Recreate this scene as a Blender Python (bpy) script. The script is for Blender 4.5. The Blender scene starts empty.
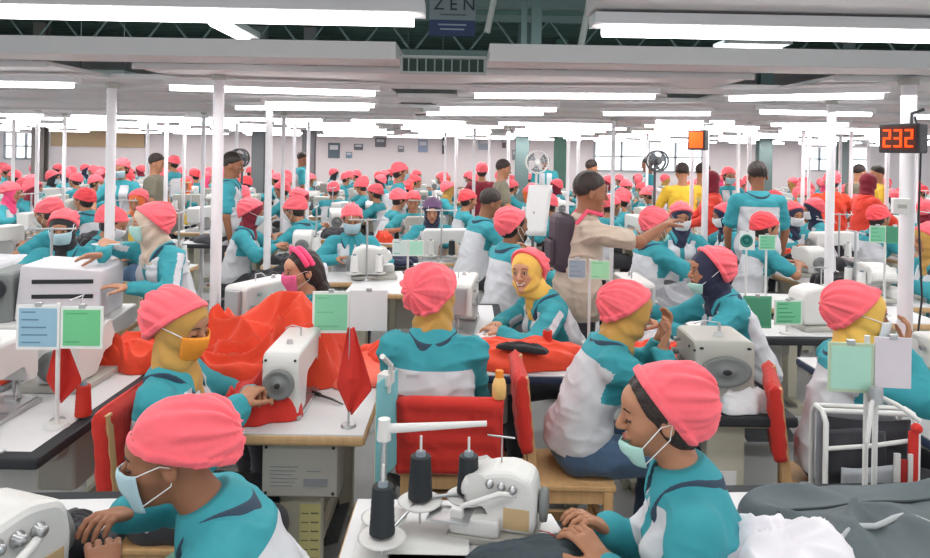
import bpy, math, random
import numpy as np
from math import sin, cos, pi, radians as R
from mathutils import Vector, Matrix

random.seed(7)
SC = bpy.context.scene
COL = SC.collection

# ------------------------------------------------------------------ camera, world, light, exposure
FPX, PX, PY, CAMH, ROLL = 700.0, 465.0, 152.0, 1.8, R(1.0)
cam_d = bpy.data.cameras.new('camera'); cam = bpy.data.objects.new('camera', cam_d); COL.objects.link(cam)
cam_d.sensor_fit = 'HORIZONTAL'; cam_d.sensor_width = 36.0; cam_d.lens = 36.0 * FPX / 930.0
cam_d.shift_x = 0.0; cam_d.shift_y = -(279.0 - PY) / 930.0
cam_d.clip_start = 0.05; cam_d.clip_end = 200
cam.location = (0, 0, CAMH); cam.rotation_euler = (pi / 2, -ROLL, 0)
cam_d.dof.use_dof = False
SC.camera = cam

world = bpy.data.worlds.new('hall_daylight'); SC.world = world; world.use_nodes = True
bg = world.node_tree.nodes['Background']; bg.inputs[0].default_value = (0.95, 0.97, 1.0, 1); bg.inputs[1].default_value = 1.5

def area(name, loc, sx, sy, power, color=(1, .98, .96), rot=(0, 0, 0)):
    l = bpy.data.lights.new(name, 'AREA'); l.shape = 'RECTANGLE'; l.size = sx; l.size_y = sy
    l.energy = power; l.color = color
    o = bpy.data.objects.new(name, l); o.location = loc; o.rotation_euler = rot; COL.objects.link(o)
    return o
# the fluorescent rows under the light boards: one long downward strip per row, in front of and behind the camera
for yy, pw in ((-5.5, 90), (-3.2, 90), (-1.0, 110), (1.0, 100), (2.2, 95), (3.6, 115), (4.9, 115), (6.6, 150), (8.6, 180), (11.0, 220), (13.6, 240), (16.2, 240), (18.2, 150)):
    area('fluorescent_row_light', (0, yy, 2.13), 22.0, 0.12, pw)
# added fill lights above the light boards, brightening the dark roof steel
for yy in (2.6, 6.5, 11.5): area('roof_fill_light', (0, yy, 2.75), 24.0, 1.2, 260, (.92, 1, .98), (pi, 0, 0))
SC.view_settings.view_transform = 'Standard'; SC.view_settings.look = 'None'
SC.view_settings.exposure = 0.0; SC.view_settings.gamma = 1.0; SC.view_settings.use_curve_mapping = False
SC.cycles.use_denoising = True
SC.cycles.max_bounces = 5; SC.cycles.diffuse_bounces = 3; SC.cycles.glossy_bounces = 2
SC.cycles.caustics_reflective = False; SC.cycles.caustics_refractive = False

# ------------------------------------------------------------------ picture frame -> world
def ray(px, py):
    u, v = (px - PX) / FPX, (PY - py) / FPX
    c, s = cos(ROLL), sin(ROLL)
    # the camera's right and up axes after the roll
    return Vector((u * c - v * s, 1.0, u * s + v * c))
def at(px, py, d):
    r = ray(px, py); return Vector((r.x * d, d, CAMH + r.z * d))
def at_z(px, py, z):
    r = ray(px, py); d = (z - CAMH) / r.z
    return Vector((r.x * d, d, z))
def to_px(p):
    x, d, h = p[0], p[1], p[2] - CAMH
    c, s = cos(ROLL), sin(ROLL)
    u = (x * c + h * s) / d; v = (-x * s + h * c) / d
    return PX + u * FPX, PY - v * FPX

# ------------------------------------------------------------------ materials
MATS = {}
def lin(c): return tuple(((v / 255) / 12.92 if v / 255 <= .04045 else ((v / 255 + .055) / 1.055) ** 2.4) for v in c)
def mat(name, rgb, rough=.6, metal=0.0, var=.08, scale=14.0, bump=0.0, bscale=60.0, emit=0.0, spec=.3, sheen=0.0, wave=None):
    """procedural material: a base colour gently broken up by noise, with an optional noise bump"""
    if name in MATS: return MATS[name]
    m = bpy.data.materials.new(name); m.use_nodes = True; nt = m.node_tree
    b = nt.nodes['Principled BSDF']; c = lin(rgb)
    tc = nt.nodes.new('ShaderNodeTexCoord')
    n = nt.nodes.new('ShaderNodeTexNoise'); n.inputs['Scale'].default_value = scale; n.inputs['Detail'].default_value = 4
    nt.links.new(tc.outputs['Object'], n.inputs['Vector'])
    r = nt.nodes.new('ShaderNodeMix'); r.data_type = 'RGBA'
    r.inputs[6].default_value = (*[v * (1 - var) for v in c], 1); r.inputs[7].default_value = (*[min(1, v * (1 + var)) for v in c], 1)
    nt.links.new(n.outputs['Fac'], r.inputs[0])
    nt.links.new(r.outputs[2], b.inputs['Base Color'])
    b.inputs['Roughness'].default_value = rough; b.inputs['Metallic'].default_value = metal
    b.inputs['Specular IOR Level'].default_value = spec
    if sheen: b.inputs['Sheen Weight'].default_value = sheen
    if bump:
        n2 = nt.nodes.new('ShaderNodeTexNoise'); n2.inputs['Scale'].default_value = bscale; n2.inputs['Detail'].default_value = 3
        nt.links.new(tc.outputs['Object'], n2.inputs['Vector'])
        bp = nt.nodes.new('ShaderNodeBump'); bp.inputs['Strength'].default_value = bump; bp.inputs['Distance'].default_value = .01
        nt.links.new(n2.outputs['Fac'], bp.inputs['Height']); nt.links.new(bp.outputs['Normal'], b.inputs['Normal'])
    if emit:
        b.inputs['Emission Color'].default_value = (*c, 1); b.inputs['Emission Strength'].default_value = emit
    MATS[name] = m; return m

def creases(m, strength=.5, scale=7.0, dist=.02):
    nt = m.node_tree; b = nt.nodes['Principled BSDF']
    tc = nt.nodes.new('ShaderNodeTexCoord'); n = nt.nodes.new('ShaderNodeTexNoise'); n.noise_type = 'RIDGED_MULTIFRACTAL'
    n.inputs['Scale'].default_value = scale; n.inputs['Detail'].default_value = 2.0; n.inputs['Distortion'].default_value = .9
    nt.links.new(tc.outputs['Object'], n.inputs['Vector'])
    bp = nt.nodes.new('ShaderNodeBump'); bp.inputs['Strength'].default_value = strength; bp.inputs['Distance'].default_value = dist
    if b.inputs['Normal'].links: nt.links.new(b.inputs['Normal'].links[0].from_socket, bp.inputs['Normal'])
    nt.links.new(n.outputs['Fac'], bp.inputs['Height']); nt.links.new(bp.outputs['Normal'], b.inputs['Normal'])
    return m
def creased(name, *args, **kw):
    if name in MATS: return MATS[name]
    k = {q: kw.pop(q) for q in ('cs', 'csc', 'cd') if q in kw}
    return creases(mat(name, *args, **kw), k.get('cs', .5), k.get('csc', 7.0), k.get('cd', .02))

def two_tone(name, rgb_a, rgb_b, rough=.75):
    """woven cloth: the mesh attribute 'pat' (signed distance to the seam) picks panel a (>0) or panel b"""
    if name in MATS: return MATS[name]
    m = mat(name, rgb_a, rough, bump=.35, bscale=9.0, scale=30, var=.05); nt = m.node_tree; b = nt.nodes['Principled BSDF']
    at_ = nt.nodes.new('ShaderNodeAttribute'); at_.attribute_name = 'pat'
    g = nt.nodes.new('ShaderNodeMath'); g.operation = 'GREATER_THAN'; g.inputs[1].default_value = 0.0
    nt.links.new(at_.outputs['Fac'], g.inputs[0])
    mx = nt.nodes.new('ShaderNodeMix'); mx.data_type = 'RGBA'
    mx.inputs[6].default_value = (*lin(rgb_b), 1)
    src = b.inputs['Base Color'].links[0].from_socket
    nt.links.new(g.outputs[0], mx.inputs[0]); nt.links.new(src, mx.inputs[7]); nt.links.new(mx.outputs[2], b.inputs['Base Color'])
    creases(m, .55, 6.0, .022)
    return m

def wood(name, rgb):
    if name in MATS: return MATS[name]
    m = mat(name, rgb, .5, var=.05); nt = m.node_tree; b = nt.nodes['Principled BSDF']
    tc = nt.nodes.new('ShaderNodeTexCoord'); mp = nt.nodes.new('ShaderNodeMapping'); mp.inputs['Scale'].default_value = (30, 30, 3)
    n = nt.nodes.new('ShaderNodeTexNoise'); n.inputs['Scale'].default_value = 1.5; n.inputs['Detail'].default_value = 6; n.inputs['Distortion'].default_value = .6
    nt.links.new(tc.outputs['Object'], mp.inputs[0]); nt.links.new(mp.outputs[0], n.inputs['Vector'])
    r = nt.nodes.new('ShaderNodeMix'); r.data_type = 'RGBA'; c = lin(rgb)
    r.inputs[6].default_value = (*[v * .72 for v in c], 1); r.inputs[7].default_value = (*[min(1, v * 1.15) for v in c], 1)
    nt.links.new(n.outputs['Fac'], r.inputs[0]); nt.links.new(r.outputs[2], b.inputs['Base Color'])
    return m

# ------------------------------------------------------------------ objects, tags
def tag(o, label=None, cat=None, group=None, kind=None):
    if label: o['label'] = label
    if cat: o['category'] = cat
    if group: o['group'] = group
    if kind: o['kind'] = kind
    return o
def empty(name, loc, rz=0.0, label=None, cat=None, group=None):
    o = bpy.data.objects.new(name, None); COL.objects.link(o); o.location = loc; o.rotation_euler = (0, 0, rz)
    o.empty_display_size = .05
    return tag(o, label, cat, group)
def copy_tree(o, loc=None, rz=None, label=None, group=None, scale=None):
    def rec(s, par):
        c = s.copy(); COL.objects.link(c)
        if par is not None: c.parent = par
        for ch in s.children: rec(ch, c)
        return c
    c = rec(o, None)
    if loc is not None: c.location = loc
    if rz is not None: c.rotation_euler = (0, 0, rz)
    if label: c['label'] = label
    if group: c['group'] = group
    if scale: c.scale = (scale,) * 3
    return c
def repaint(o, name, m):
    """give one named part of a copied thing its own cloth colour"""
    for ch in o.children_recursive:
        if ch.name.split('.')[0] == name:
            ch.data = ch.data.copy(); ch.data.materials[0] = m

def mesh_from(name, V, F, mats, fm=None, smooth=True, attr=None):
    """V (n,3), F list/array of polygons"""
    me = bpy.data.meshes.new(name)
    V = np.asarray(V, dtype=np.float32)
    if isinstance(F, np.ndarray):
        nf, k = F.shape
        me.vertices.add(len(V)); me.vertices.foreach_set('co', V.ravel())
        me.loops.add(nf * k); me.loops.foreach_set('vertex_index', F.astype(np.int32).ravel())
        me.polygons.add(nf); me.polygons.foreach_set('loop_start', np.arange(0, nf * k, k, dtype=np.int32))
        me.update(calc_edges=True); me.validate()
    else:
        me.from_pydata(V.tolist(), [], F); me.update()
    for m in mats: me.materials.append(m)
    if fm is not None: me.polygons.foreach_set('material_index', np.asarray(fm, dtype=np.int32))
    me.polygons.foreach_set('use_smooth', np.full(len(me.polygons), smooth, dtype=bool))
    if attr is not None:
        a = me.attributes.new('pat', 'FLOAT', 'POINT'); a.data.foreach_set('value', np.asarray(attr, dtype=np.float32))
    return me
def link(name, me, parent=None, loc=None):
    o = bpy.data.objects.new(name, me); COL.objects.link(o)
    if parent is not None: o.parent = parent
    if loc is not None: o.location = loc
    return o

class MB:
    """collects shapes and builds them as one mesh object"""
    def __init__(self): self.V = []; self.F = []; self.S = []; self.M = []; self.mi = 0; self.T = Matrix.Identity(4)
    def mat(self, i): self.mi = i; return self
    def add(self, V, F, smooth=False):
        b = len(self.V)
        self.V += [tuple(self.T @ Vector(v)) for v in V]
        for f in F:
            self.F.append([b + i for i in f]); self.S.append(smooth); self.M.append(self.mi)
        return self
    def box(self, x0, x1, y0, y1, z0, z1, bev=0.0):
        x0, x1 = min(x0, x1), max(x0, x1); y0, y1 = min(y0, y1), max(y0, y1); z0, z1 = min(z0, z1), max(z0, z1)
        if bev <= 0:
            V = [(x, y, z) for z in (z0, z1) for x, y in ((x0, y0), (x1, y0), (x1, y1), (x0, y1))]
            return self.add(V, [(3, 2, 1, 0), (4, 5, 6, 7), (0, 1, 5, 4), (1, 2, 6, 5), (2, 3, 7, 6), (3, 0, 4, 7)])
        return self.rprism([(x0, y0), (x1, y0), (x1, y1), (x0, y1)], z0, z1, bev)
    def rprism(self, poly, z0, z1, bev):
        """polygon extruded in z with all edges softened"""
        bev = min(bev, (z1 - z0) * .45); rings = []
        n = len(poly)
        def inset(d):
            out = []
            for i in range(n):
                p = Vector(poly[i]); a = (Vector(poly[i - 1]) - p).normalized(); c = (Vector(poly[(i + 1) % n]) - p).normalized()
                rr = min(bev * 1.0, (Vector(poly[i - 1]) - p).length * .4, (Vector(poly[(i + 1) % n]) - p).length * .4)
                bis = (a + c); bis = bis.normalized() if bis.length > 1e-6 else Vector((0, 0))
                off = bis * d
                out += [p + a * rr + off, p + (a + c) * rr * .3 + off, p + c * rr + off]
            return out
        for z, d in ((z0, bev * .8), (z0 + bev * .3, bev * .25), (z0 + bev, 0), (z1 - bev, 0), (z1 - bev * .3, bev * .25), (z1, bev * .8)):
            rings.append([(p.x, p.y, z) for p in inset(d)])
        V = [v for r in rings for v in r]; k = len(rings[0]); F = []
        for i in range(len(rings) - 1):
            for j in range(k): F.append((i * k + j, i * k + (j + 1) % k, (i + 1) * k + (j + 1) % k, (i + 1) * k + j))
        F.append(tuple(reversed(range(k)))); F.append(tuple((len(rings) - 1) * k + j for j in range(k)))
        return self.add(V, F)
    def prism(self, poly, a0, a1, axis='y', bev=0.0):
        """polygon in the plane across an axis, extruded along it; axis y: poly is (x,z); axis x: poly is (y,z)"""
        keep = self.T
        if axis == 'y': m = Matrix(((1, 0, 0, 0), (0, 0, 1, 0), (0, 1, 0, 0), (0, 0, 0, 1)))
        elif axis == 'x': m = Matrix(((0, 0, 1, 0), (1, 0, 0, 0), (0, 1, 0, 0), (0, 0, 0, 1)))
        else: m = Matrix.Identity(4)
        self.T = keep @ m
        if bev: self.rprism(poly, a0, a1, bev)
        else:
            n = len(poly); V = [(p[0], p[1], a0) for p in poly] + [(p[0], p[1], a1) for p in poly]
            self.add(V, [tuple(reversed(range(n))), tuple(range(n, 2 * n))] + [(i, (i + 1) % n, n + (i + 1) % n, n + i) for i in range(n)])
        self.T = keep; return self
    def tube(self, pts, r, seg=10, closed=False):
        P = [Vector(p) for p in pts]; n = len(P); rs = r if isinstance(r, (list, tuple)) else [r] * n
        V = []; up = None
        for i in range(n):
            t = ((P[(i + 1) % n] if (i < n - 1 or closed) else P[i]) - (P[i - 1] if (i > 0 or closed) else P[i])).normalized()
            if up is None: up = Vector((0, 0, 1)) if abs(t.z) < .9 else Vector((1, 0, 0))
            a = t.cross(up)
            if a.length < 1e-5: a = t.orthogonal()
            a.normalize(); b = a.cross(t).normalized(); up = b
            V += [P[i] + (a * cos(2 * pi * k / seg) + b * sin(2 * pi * k / seg)) * rs[i] for k in range(seg)]
        F = []
        for i in range(n if closed else n - 1):
            j = (i + 1) % n
            for k in range(seg): F.append((i * seg + k, i * seg + (k + 1) % seg, j * seg + (k + 1) % seg, j * seg + k))
        self.add(V, F, True)
        if not closed: self.add(V[:seg], [tuple(reversed(range(seg)))]); self.add(V[-seg:], [tuple(range(seg))])
        return self
    def cyl(self, x, y, z0, z1, r0, r1=None, seg=20):
        r1 = r0 if r1 is None else r1
        return self.lathe([(r0, z0), (r1, z1)], x, y, seg)
    def lathe(self, prof, x=0, y=0, seg=24, smooth=True):
        V = []; F = []
        for r, z in prof: V += [(x + r * cos(2 * pi * k / seg), y + r * sin(2 * pi * k / seg), z) for k in range(seg)]
        for i in range(len(prof) - 1):
            for k in range(seg): F.append((i * seg + k, i * seg + (k + 1) % seg, (i + 1) * seg + (k + 1) % seg, (i + 1) * seg + k))
        self.add(V, F, smooth)
        self.add(V[:seg], [tuple(reversed(range(seg)))]); self.add(V[-seg:], [tuple(range(seg))])
        return self
    def cylx(self, x0, x1, y, z, r0, r1=None, seg=20):
        keep = self.T; self.T = keep @ Matrix.Translation((0, y, z)) @ Matrix.Rotation(pi / 2, 4, 'Y')
        self.cyl(0, 0, x0, x1, r0, r1, seg); self.T = keep; return self
    def cyly(self, y0, y1, x, z, r0, r1=None, seg=20):
        keep = self.T; self.T = keep @ Matrix.Translation((x, 0, z)) @ Matrix.Rotation(-pi / 2, 4, 'X')
        self.cyl(0, 0, y0, y1, r0, r1, seg); self.T = keep; return self
    def ball(self, c, r, seg=14, rings=8):
        r = r if isinstance(r, (tuple, list)) else (r, r, r); V = []; F = []
        for i in range(rings + 1):
            th = pi * i / rings
            V += [(c[0] + r[0] * sin(th) * cos(2 * pi * k / seg), c[1] + r[1] * sin(th) * sin(2 * pi * k / seg), c[2] - r[2] * cos(th)) for k in range(seg)]
        for i in range(rings):
            for k in range(seg): F.append((i * seg + k, i * seg + (k + 1) % seg, (i + 1) * seg + (k + 1) % seg, (i + 1) * seg + k))
        return self.add(V, F, True)
    def sheet(self, fn, nu, nv, th=.002):
        """a thin cloth or paper: fn(u, v) -> point, given a thickness below"""
        G = [[Vector(fn(i / nu, j / nv)) for j in range(nv + 1)] for i in range(nu + 1)]
        V = []; V2 = []
        for i in range(nu + 1):
            for j in range(nv + 1):
                du = G[min(i + 1, nu)][j] - G[max(i - 1, 0)][j]; dv = G[i][min(j + 1, nv)] - G[i][max(j - 1, 0)]
                n = du.cross(dv); n = n.normalized() if n.length > 1e-9 else Vector((0, 0, 1))
                V.append(G[i][j] + n * th / 2); V2.append(G[i][j] - n * th / 2)
        m = nv + 1; o = len(V); F = []
        for i in range(nu):
            for j in range(nv):
                a, b, c, d = i * m + j, (i + 1) * m + j, (i + 1) * m + j + 1, i * m + j + 1
                F += [(a, b, c, d), (o + d, o + c, o + b, o + a)]
        for i in range(nu): F += [(i * m, o + i * m, o + (i + 1) * m, (i + 1) * m), ((i + 1) * m + nv, o + (i + 1) * m + nv, o + i * m + nv, i * m + nv)]
        for j in range(nv): F += [(j + 1, o + j + 1, o + j, j), (nu * m + j, o + nu * m + j, o + nu * m + j + 1, nu * m + j + 1)]
        return self.add(V + V2, F, True)
    def build(self, name, mats, parent=None, loc=None, label=None):
        me = bpy.data.meshes.new(name); me.from_pydata([tuple(v) for v in self.V], [], self.F)
        mats = mats if isinstance(mats, (list, tuple)) else [mats]
        for m in mats: me.materials.append(m)
        me.polygons.foreach_set('use_smooth', self.S); me.polygons.foreach_set('material_index', self.M)
        me.update()
        o = link(name, me, parent, loc)
        if label: o['label'] = label
        return o

# ------------------------------------------------------------------ implicit surfaces -> mesh (for bodies and cloth)
def smin(a, b, k):
    if k <= 0: return np.minimum(a, b)
    h = np.clip(.5 + .5 * (b - a) / k, 0, 1); return b + (a - b) * h - k * h * (1 - h)
def ssub(a, b, k):
    if k <= 0: return np.maximum(a, -b)
    return -smin(-a, b, k)
class Cone:      # tapered capsule; flat = (direction, factor) squeezes it along a direction
    def __init__(s, a, b, r0, r1, k=.02, flat=None, sub=False):
        s.a = np.array(a, float); s.b = np.array(b, float); s.r0, s.r1, s.k, s.flat, s.sub = r0, r1, k, flat, sub
        m = max(r0, r1); s.lo = np.minimum(s.a, s.b) - m; s.hi = np.maximum(s.a, s.b) + m
    def d(s, P):
        q = P - s.a; f = 1.0
        ba = s.b - s.a
        if s.flat is not None:
            n, f = np.array(s.flat[0], float), s.flat[1]
            q = q + (q @ n)[..., None] * n * (1 / f - 1)
        t = np.clip((q @ ba) / max(ba @ ba, 1e-9), 0, 1)
        d = np.linalg.norm(q - t[..., None] * ba, axis=-1) - (s.r0 + t * (s.r1 - s.r0))
        return d * (f ** .5)
    def grow(s, e): return Cone(s.a, s.b, s.r0 + e, s.r1 + e, s.k, s.flat, s.sub)
class Ell:       # ellipsoid with its own axes (rows of rot map world -> local)
    def __init__(s, c, r, rot=None, k=.02, sub=False):
        s.c = np.array(c, float); s.r = np.array(r, float); s.rot = np.eye(3) if rot is None else np.array(rot, float); s.k, s.sub = k, sub
        m = s.r.max(); s.lo = s.c - m; s.hi = s.c + m
    def d(s, P):
        q = (P - s.c) @ s.rot.T; k0 = np.linalg.norm(q / s.r, axis=-1); k1 = np.linalg.norm(q / (s.r ** 2), axis=-1)
        return np.where(k1 > 1e-9, k0 * (k0 - 1) / np.maximum(k1, 1e-9), -s.r.min())
    def grow(s, e): return Ell(s.c, s.r + e, s.rot, s.k, s.sub)
def nets(F, org, vox):
    s = F < 0
    nx, ny, nz = F.shape
    c = np.zeros((nx - 1, ny - 1, nz - 1), np.int8)
    for a in (0, 1):
        for b in (0, 1):
            for e in (0, 1): c += s[a:nx - 1 + a, b:ny - 1 + b, e:nz - 1 + e]
    act = (c > 0) & (c < 8); I = np.argwhere(act); idx = np.full(act.shape, -1, np.int64); idx[act] = np.arange(len(I))
    pos = np.zeros((len(I), 3)); cnt = np.zeros(len(I)); i, j, k = I.T
    cs = [(a, b, e) for a in (0, 1) for b in (0, 1) for e in (0, 1)]
    for p in cs:
        for ax in range(3):
            if p[ax]: continue
            q = list(p); q[ax] = 1
            f0 = F[i + p[0], j + p[1], k + p[2]]; f1 = F[i + q[0], j + q[1], k + q[2]]
            m = (f0 < 0) != (f1 < 0); t = np.where(m, f0 / np.where(m, f0 - f1, 1), 0)
            for z in range(3): pos[:, z] += m * (p[z] + (t if z == ax else 0))
            cnt += m
    V = org + vox * (I + pos / cnt[:, None])
    Q = []
    for ax in range(3):
        o1, o2 = [(1, 2), (2, 0), (0, 1)][ax]
        sl0 = [slice(None)] * 3; sl1 = [slice(None)] * 3; sl0[ax] = slice(0, -1); sl1[ax] = slice(1, None)
        e = s[tuple(sl0)] != s[tuple(sl1)]
        E = np.argwhere(e)
        E = E[(E[:, o1] > 0) & (E[:, o2] > 0) & (E[:, o1] < F.shape[o1] - 1) & (E[:, o2] < F.shape[o2] - 1)]
        if not len(E): continue
        def cell(d1, d2):
            g = E.copy(); g[:, o1] -= d1; g[:, o2] -= d2; return idx[g[:, 0], g[:, 1], g[:, 2]]
        q = np.stack([cell(1, 1), cell(0, 1), cell(0, 0), cell(1, 0)], 1)
        inside = s[E[:, 0], E[:, 1], E[:, 2]]
        q[~inside] = q[~inside][:, ::-1]
        Q.append(q)
    Q = np.concatenate(Q); Q = Q[(Q >= 0).all(1)]
    return V, Q
def surf(prims, vox, post=None, pad=.03):
    lo = np.min([p.lo for p in prims if not p.sub], 0) - pad; hi = np.max([p.hi for p in prims if not p.sub], 0) + pad
    n = np.ceil((hi - lo) / vox).astype(int) + 1
    ax = [lo[i] + vox * np.arange(n[i]) for i in range(3)]
    F = np.full(n, 1.0)
    for p in prims:
        m = p.k + 2.5 * vox + .01
        a = np.clip(np.floor((p.lo - m - lo) / vox).astype(int), 0, n); b = np.clip(np.ceil((p.hi + m - lo) / vox).astype(int) + 1, 0, n)
        if (b <= a).any(): continue
        sl = tuple(slice(a[i], b[i]) for i in range(3))
        P = np.stack(np.meshgrid(*[ax[i][sl[i]] for i in range(3)], indexing='ij'), -1)
        d = p.d(P)
        F[sl] = ssub(F[sl], d, p.k) if p.sub else smin(F[sl], d, p.k)
    if post is not None:
        P = np.stack(np.meshgrid(*ax, indexing='ij'), -1); F = post(P, F)
    F[0] = F[-1] = 1; F[:, 0] = F[:, -1] = 1; F[:, :, 0] = F[:, :, -1] = 1
    return nets(F, lo, vox)
_LAT = np.random.RandomState(5).rand(24, 24, 24)
def vnoise(X, f, off=0.0):
    p = X * f + off; i = np.floor(p).astype(int); t = p - i; t = t * t * (3 - 2 * t); i0 = i % 24; i1 = (i + 1) % 24; r = 0
    for a in (0, 1):
        for b in (0, 1):
            for c in (0, 1):
                w = (t[..., 0] if a else 1 - t[..., 0]) * (t[..., 1] if b else 1 - t[..., 1]) * (t[..., 2] if c else 1 - t[..., 2])
                r = r + w * _LAT[(i1 if a else i0)[..., 0], (i1 if b else i0)[..., 1], (i1 if c else i0)[..., 2]]
    return r
def crease(X, F, amp, seed=0.0, f=(6, 6, 11), width=.05):
    """cloth creases near the surface: sharp ridges that wander, worked out only where F is near zero"""
    m = np.abs(F) < width; Y = X[m]
    if not len(Y): return F
    w = np.stack([vnoise(Y, 4.0, seed + k * 7.3) for k in range(3)], -1) - .5
    Z = Y + w * .16; f = np.array(f, float)
    r1 = 1 - np.abs(2 * vnoise(Z, f, seed + 1.7) - 1); r2 = 1 - np.abs(2 * vnoise(Z[..., [1, 0, 2]], f * 1.9, seed + 3.1) - 1)
    G = F.copy(); G[m] -= amp * (r1 ** 3 + .45 * r2 ** 3 - .35); return G
def dist(prims, P):
    d = np.full(P.shape[:-1], 9.0)
    for p in prims: d = np.minimum(d, p.d(P))
    return d
# ------------------------------------------------------------------ people
TEAL, WHITE, CORAL = (58, 152, 164), (205, 208, 214), (255, 103, 116)
def M_skin(t): return mat('skin_%d' % t, [(196, 146, 118), (176, 126, 98), (150, 103, 78), (128, 86, 64)][t], .5, var=.04, scale=25, spec=.25)
UNI = lambda: two_tone('uniform_cloth', TEAL, WHITE)
CLOTH = {
 'coral': (255, 108, 120), 'coral_deep': (248, 84, 92), 'pink': (245, 80, 130), 'mustard': (190, 146, 76), 'yellow_scarf': (226, 182, 88), 'navy': (44, 48, 72),
 'black': (42, 42, 46), 'maroon': (128, 36, 52), 'beige': (205, 186, 168), 'orange': (240, 118, 62), 'purple': (104, 78, 112), 'grey': (150, 152, 158),
 'yellow': (232, 190, 60), 'khaki': (190, 174, 158), 'red': (222, 66, 50), 'orange_red': (228, 74, 46), 'white': (222, 222, 226), 'jeans': (72, 96, 124), 'dark': (62, 62, 68), 'brown': (110, 88, 76), 'olive': (120, 116, 100)}
def M_cloth(n): return creased('cloth_' + n, CLOTH[n], .8, var=.07, scale=20, bump=.2, bscale=40, sheen=.15, cs=.45, csc=9.0, cd=.018)
MASKC = {'blue': (176, 204, 214), 'green': (172, 214, 206), 'white': (226, 228, 232), 'orange': (240, 150, 52), 'pink': (232, 110, 160), 'grey': (120, 126, 134), 'black': (50, 50, 54)}
def M_mask(n): return mat('mask_' + n, MASKC[n], .8, var=.05, scale=40, bump=.15, bscale=30)
def M_hair(): return mat('dark_hair', (46, 36, 33), .5, var=.25, scale=60, bump=.5, bscale=90, spec=.4)

def rot3(yaw=0, pitch=0, roll=0):
    """columns: right, forward, up; pitch > 0 looks down, yaw > 0 turns to the person's left"""
    return np.array(Matrix.Rotation(yaw, 3, 'Z') @ Matrix.Rotation(-pitch, 3, 'X') @ Matrix.Rotation(roll, 3, 'Y'))
def ik(S, W, l1, l2, pole):
    S, W, pole = np.array(S, float), np.array(W, float), np.array(pole, float)
    v = W - S; L = np.linalg.norm(v)
    if L > (l1 + l2) * .985: W = S + v / L * (l1 + l2) * .985; v = W - S; L = np.linalg.norm(v)
    u = v / L; a = (l1 * l1 - l2 * l2 + L * L) / (2 * L); h = math.sqrt(max(l1 * l1 - a * a, 0))
    pp = pole - u * (pole @ u); pp /= max(np.linalg.norm(pp), 1e-6)
    return S + u * a + pp * h, W
def PAINT(n, rgb): return mat(n, rgb, .6, var=.05)
def unit(v): v = np.array(v, float); return v / max(np.linalg.norm(v), 1e-9)

def hand_prims(W, d, n, side, g, curl, spreadf=1.0):
    """palm and five fingers; d along the hand, n out of the palm, side +1 = right hand"""
    d = unit(d); n = unit(np.array(n) - d * (np.array(n) @ d)); l = np.cross(n, d) * side   # l towards the thumb
    W = np.array(W); pr = []
    pr.append(Cone(W, W + d * .03 * g, .023 * g, .026 * g, .012, flat=(n, .72)))
    for o in (-.026, -.009, .009, .026):
        pr.append(Cone(W + d * .022 * g + l * o * .7 * g, W + d * .083 * g + l * o * g, .0145 * g, .0125 * g, .008, flat=(n, .85)))
    for o, L in ((.029, .066), (.010, .075), (-.010, .070), (-.028, .054)):
        p = W + d * .084 * g + l * o * g; ang = curl * .45; di = unit(d + l * o * 3.0 * spreadf)
        for sg, f in ((0, .45), (1, .32), (2, .25)):
            e = di * cos(ang) + n * sin(ang); q = p + e * L * f * g
            r0 = (.0088, .0080, .0073)[sg] * g; pr.append(Cone(p, q, r0, r0 * .93, .004)); p = q; ang += curl * (.85 if sg == 0 else .6)
    p = W + d * .022 * g + l * .022 * g; q = p + unit(d * .55 + l * .75 + n * .35) * .045 * g; pr.append(Cone(p, q, .0135 * g, .0105 * g, .010))
    e = unit(d * .9 + l * .25 + n * (.35 + .3 * curl)); pr.append(Cone(q, q + e * .032 * g, .0098 * g, .0088 * g, .004))
    q2 = q + e * .032 * g; e2 = unit(d * 1.0 - l * .1 + n * (.45 + .4 * curl)); pr.append(Cone(q2, q2 + e2 * .026 * g, .0088 * g, .0072 * g, .004))
    return pr

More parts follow.
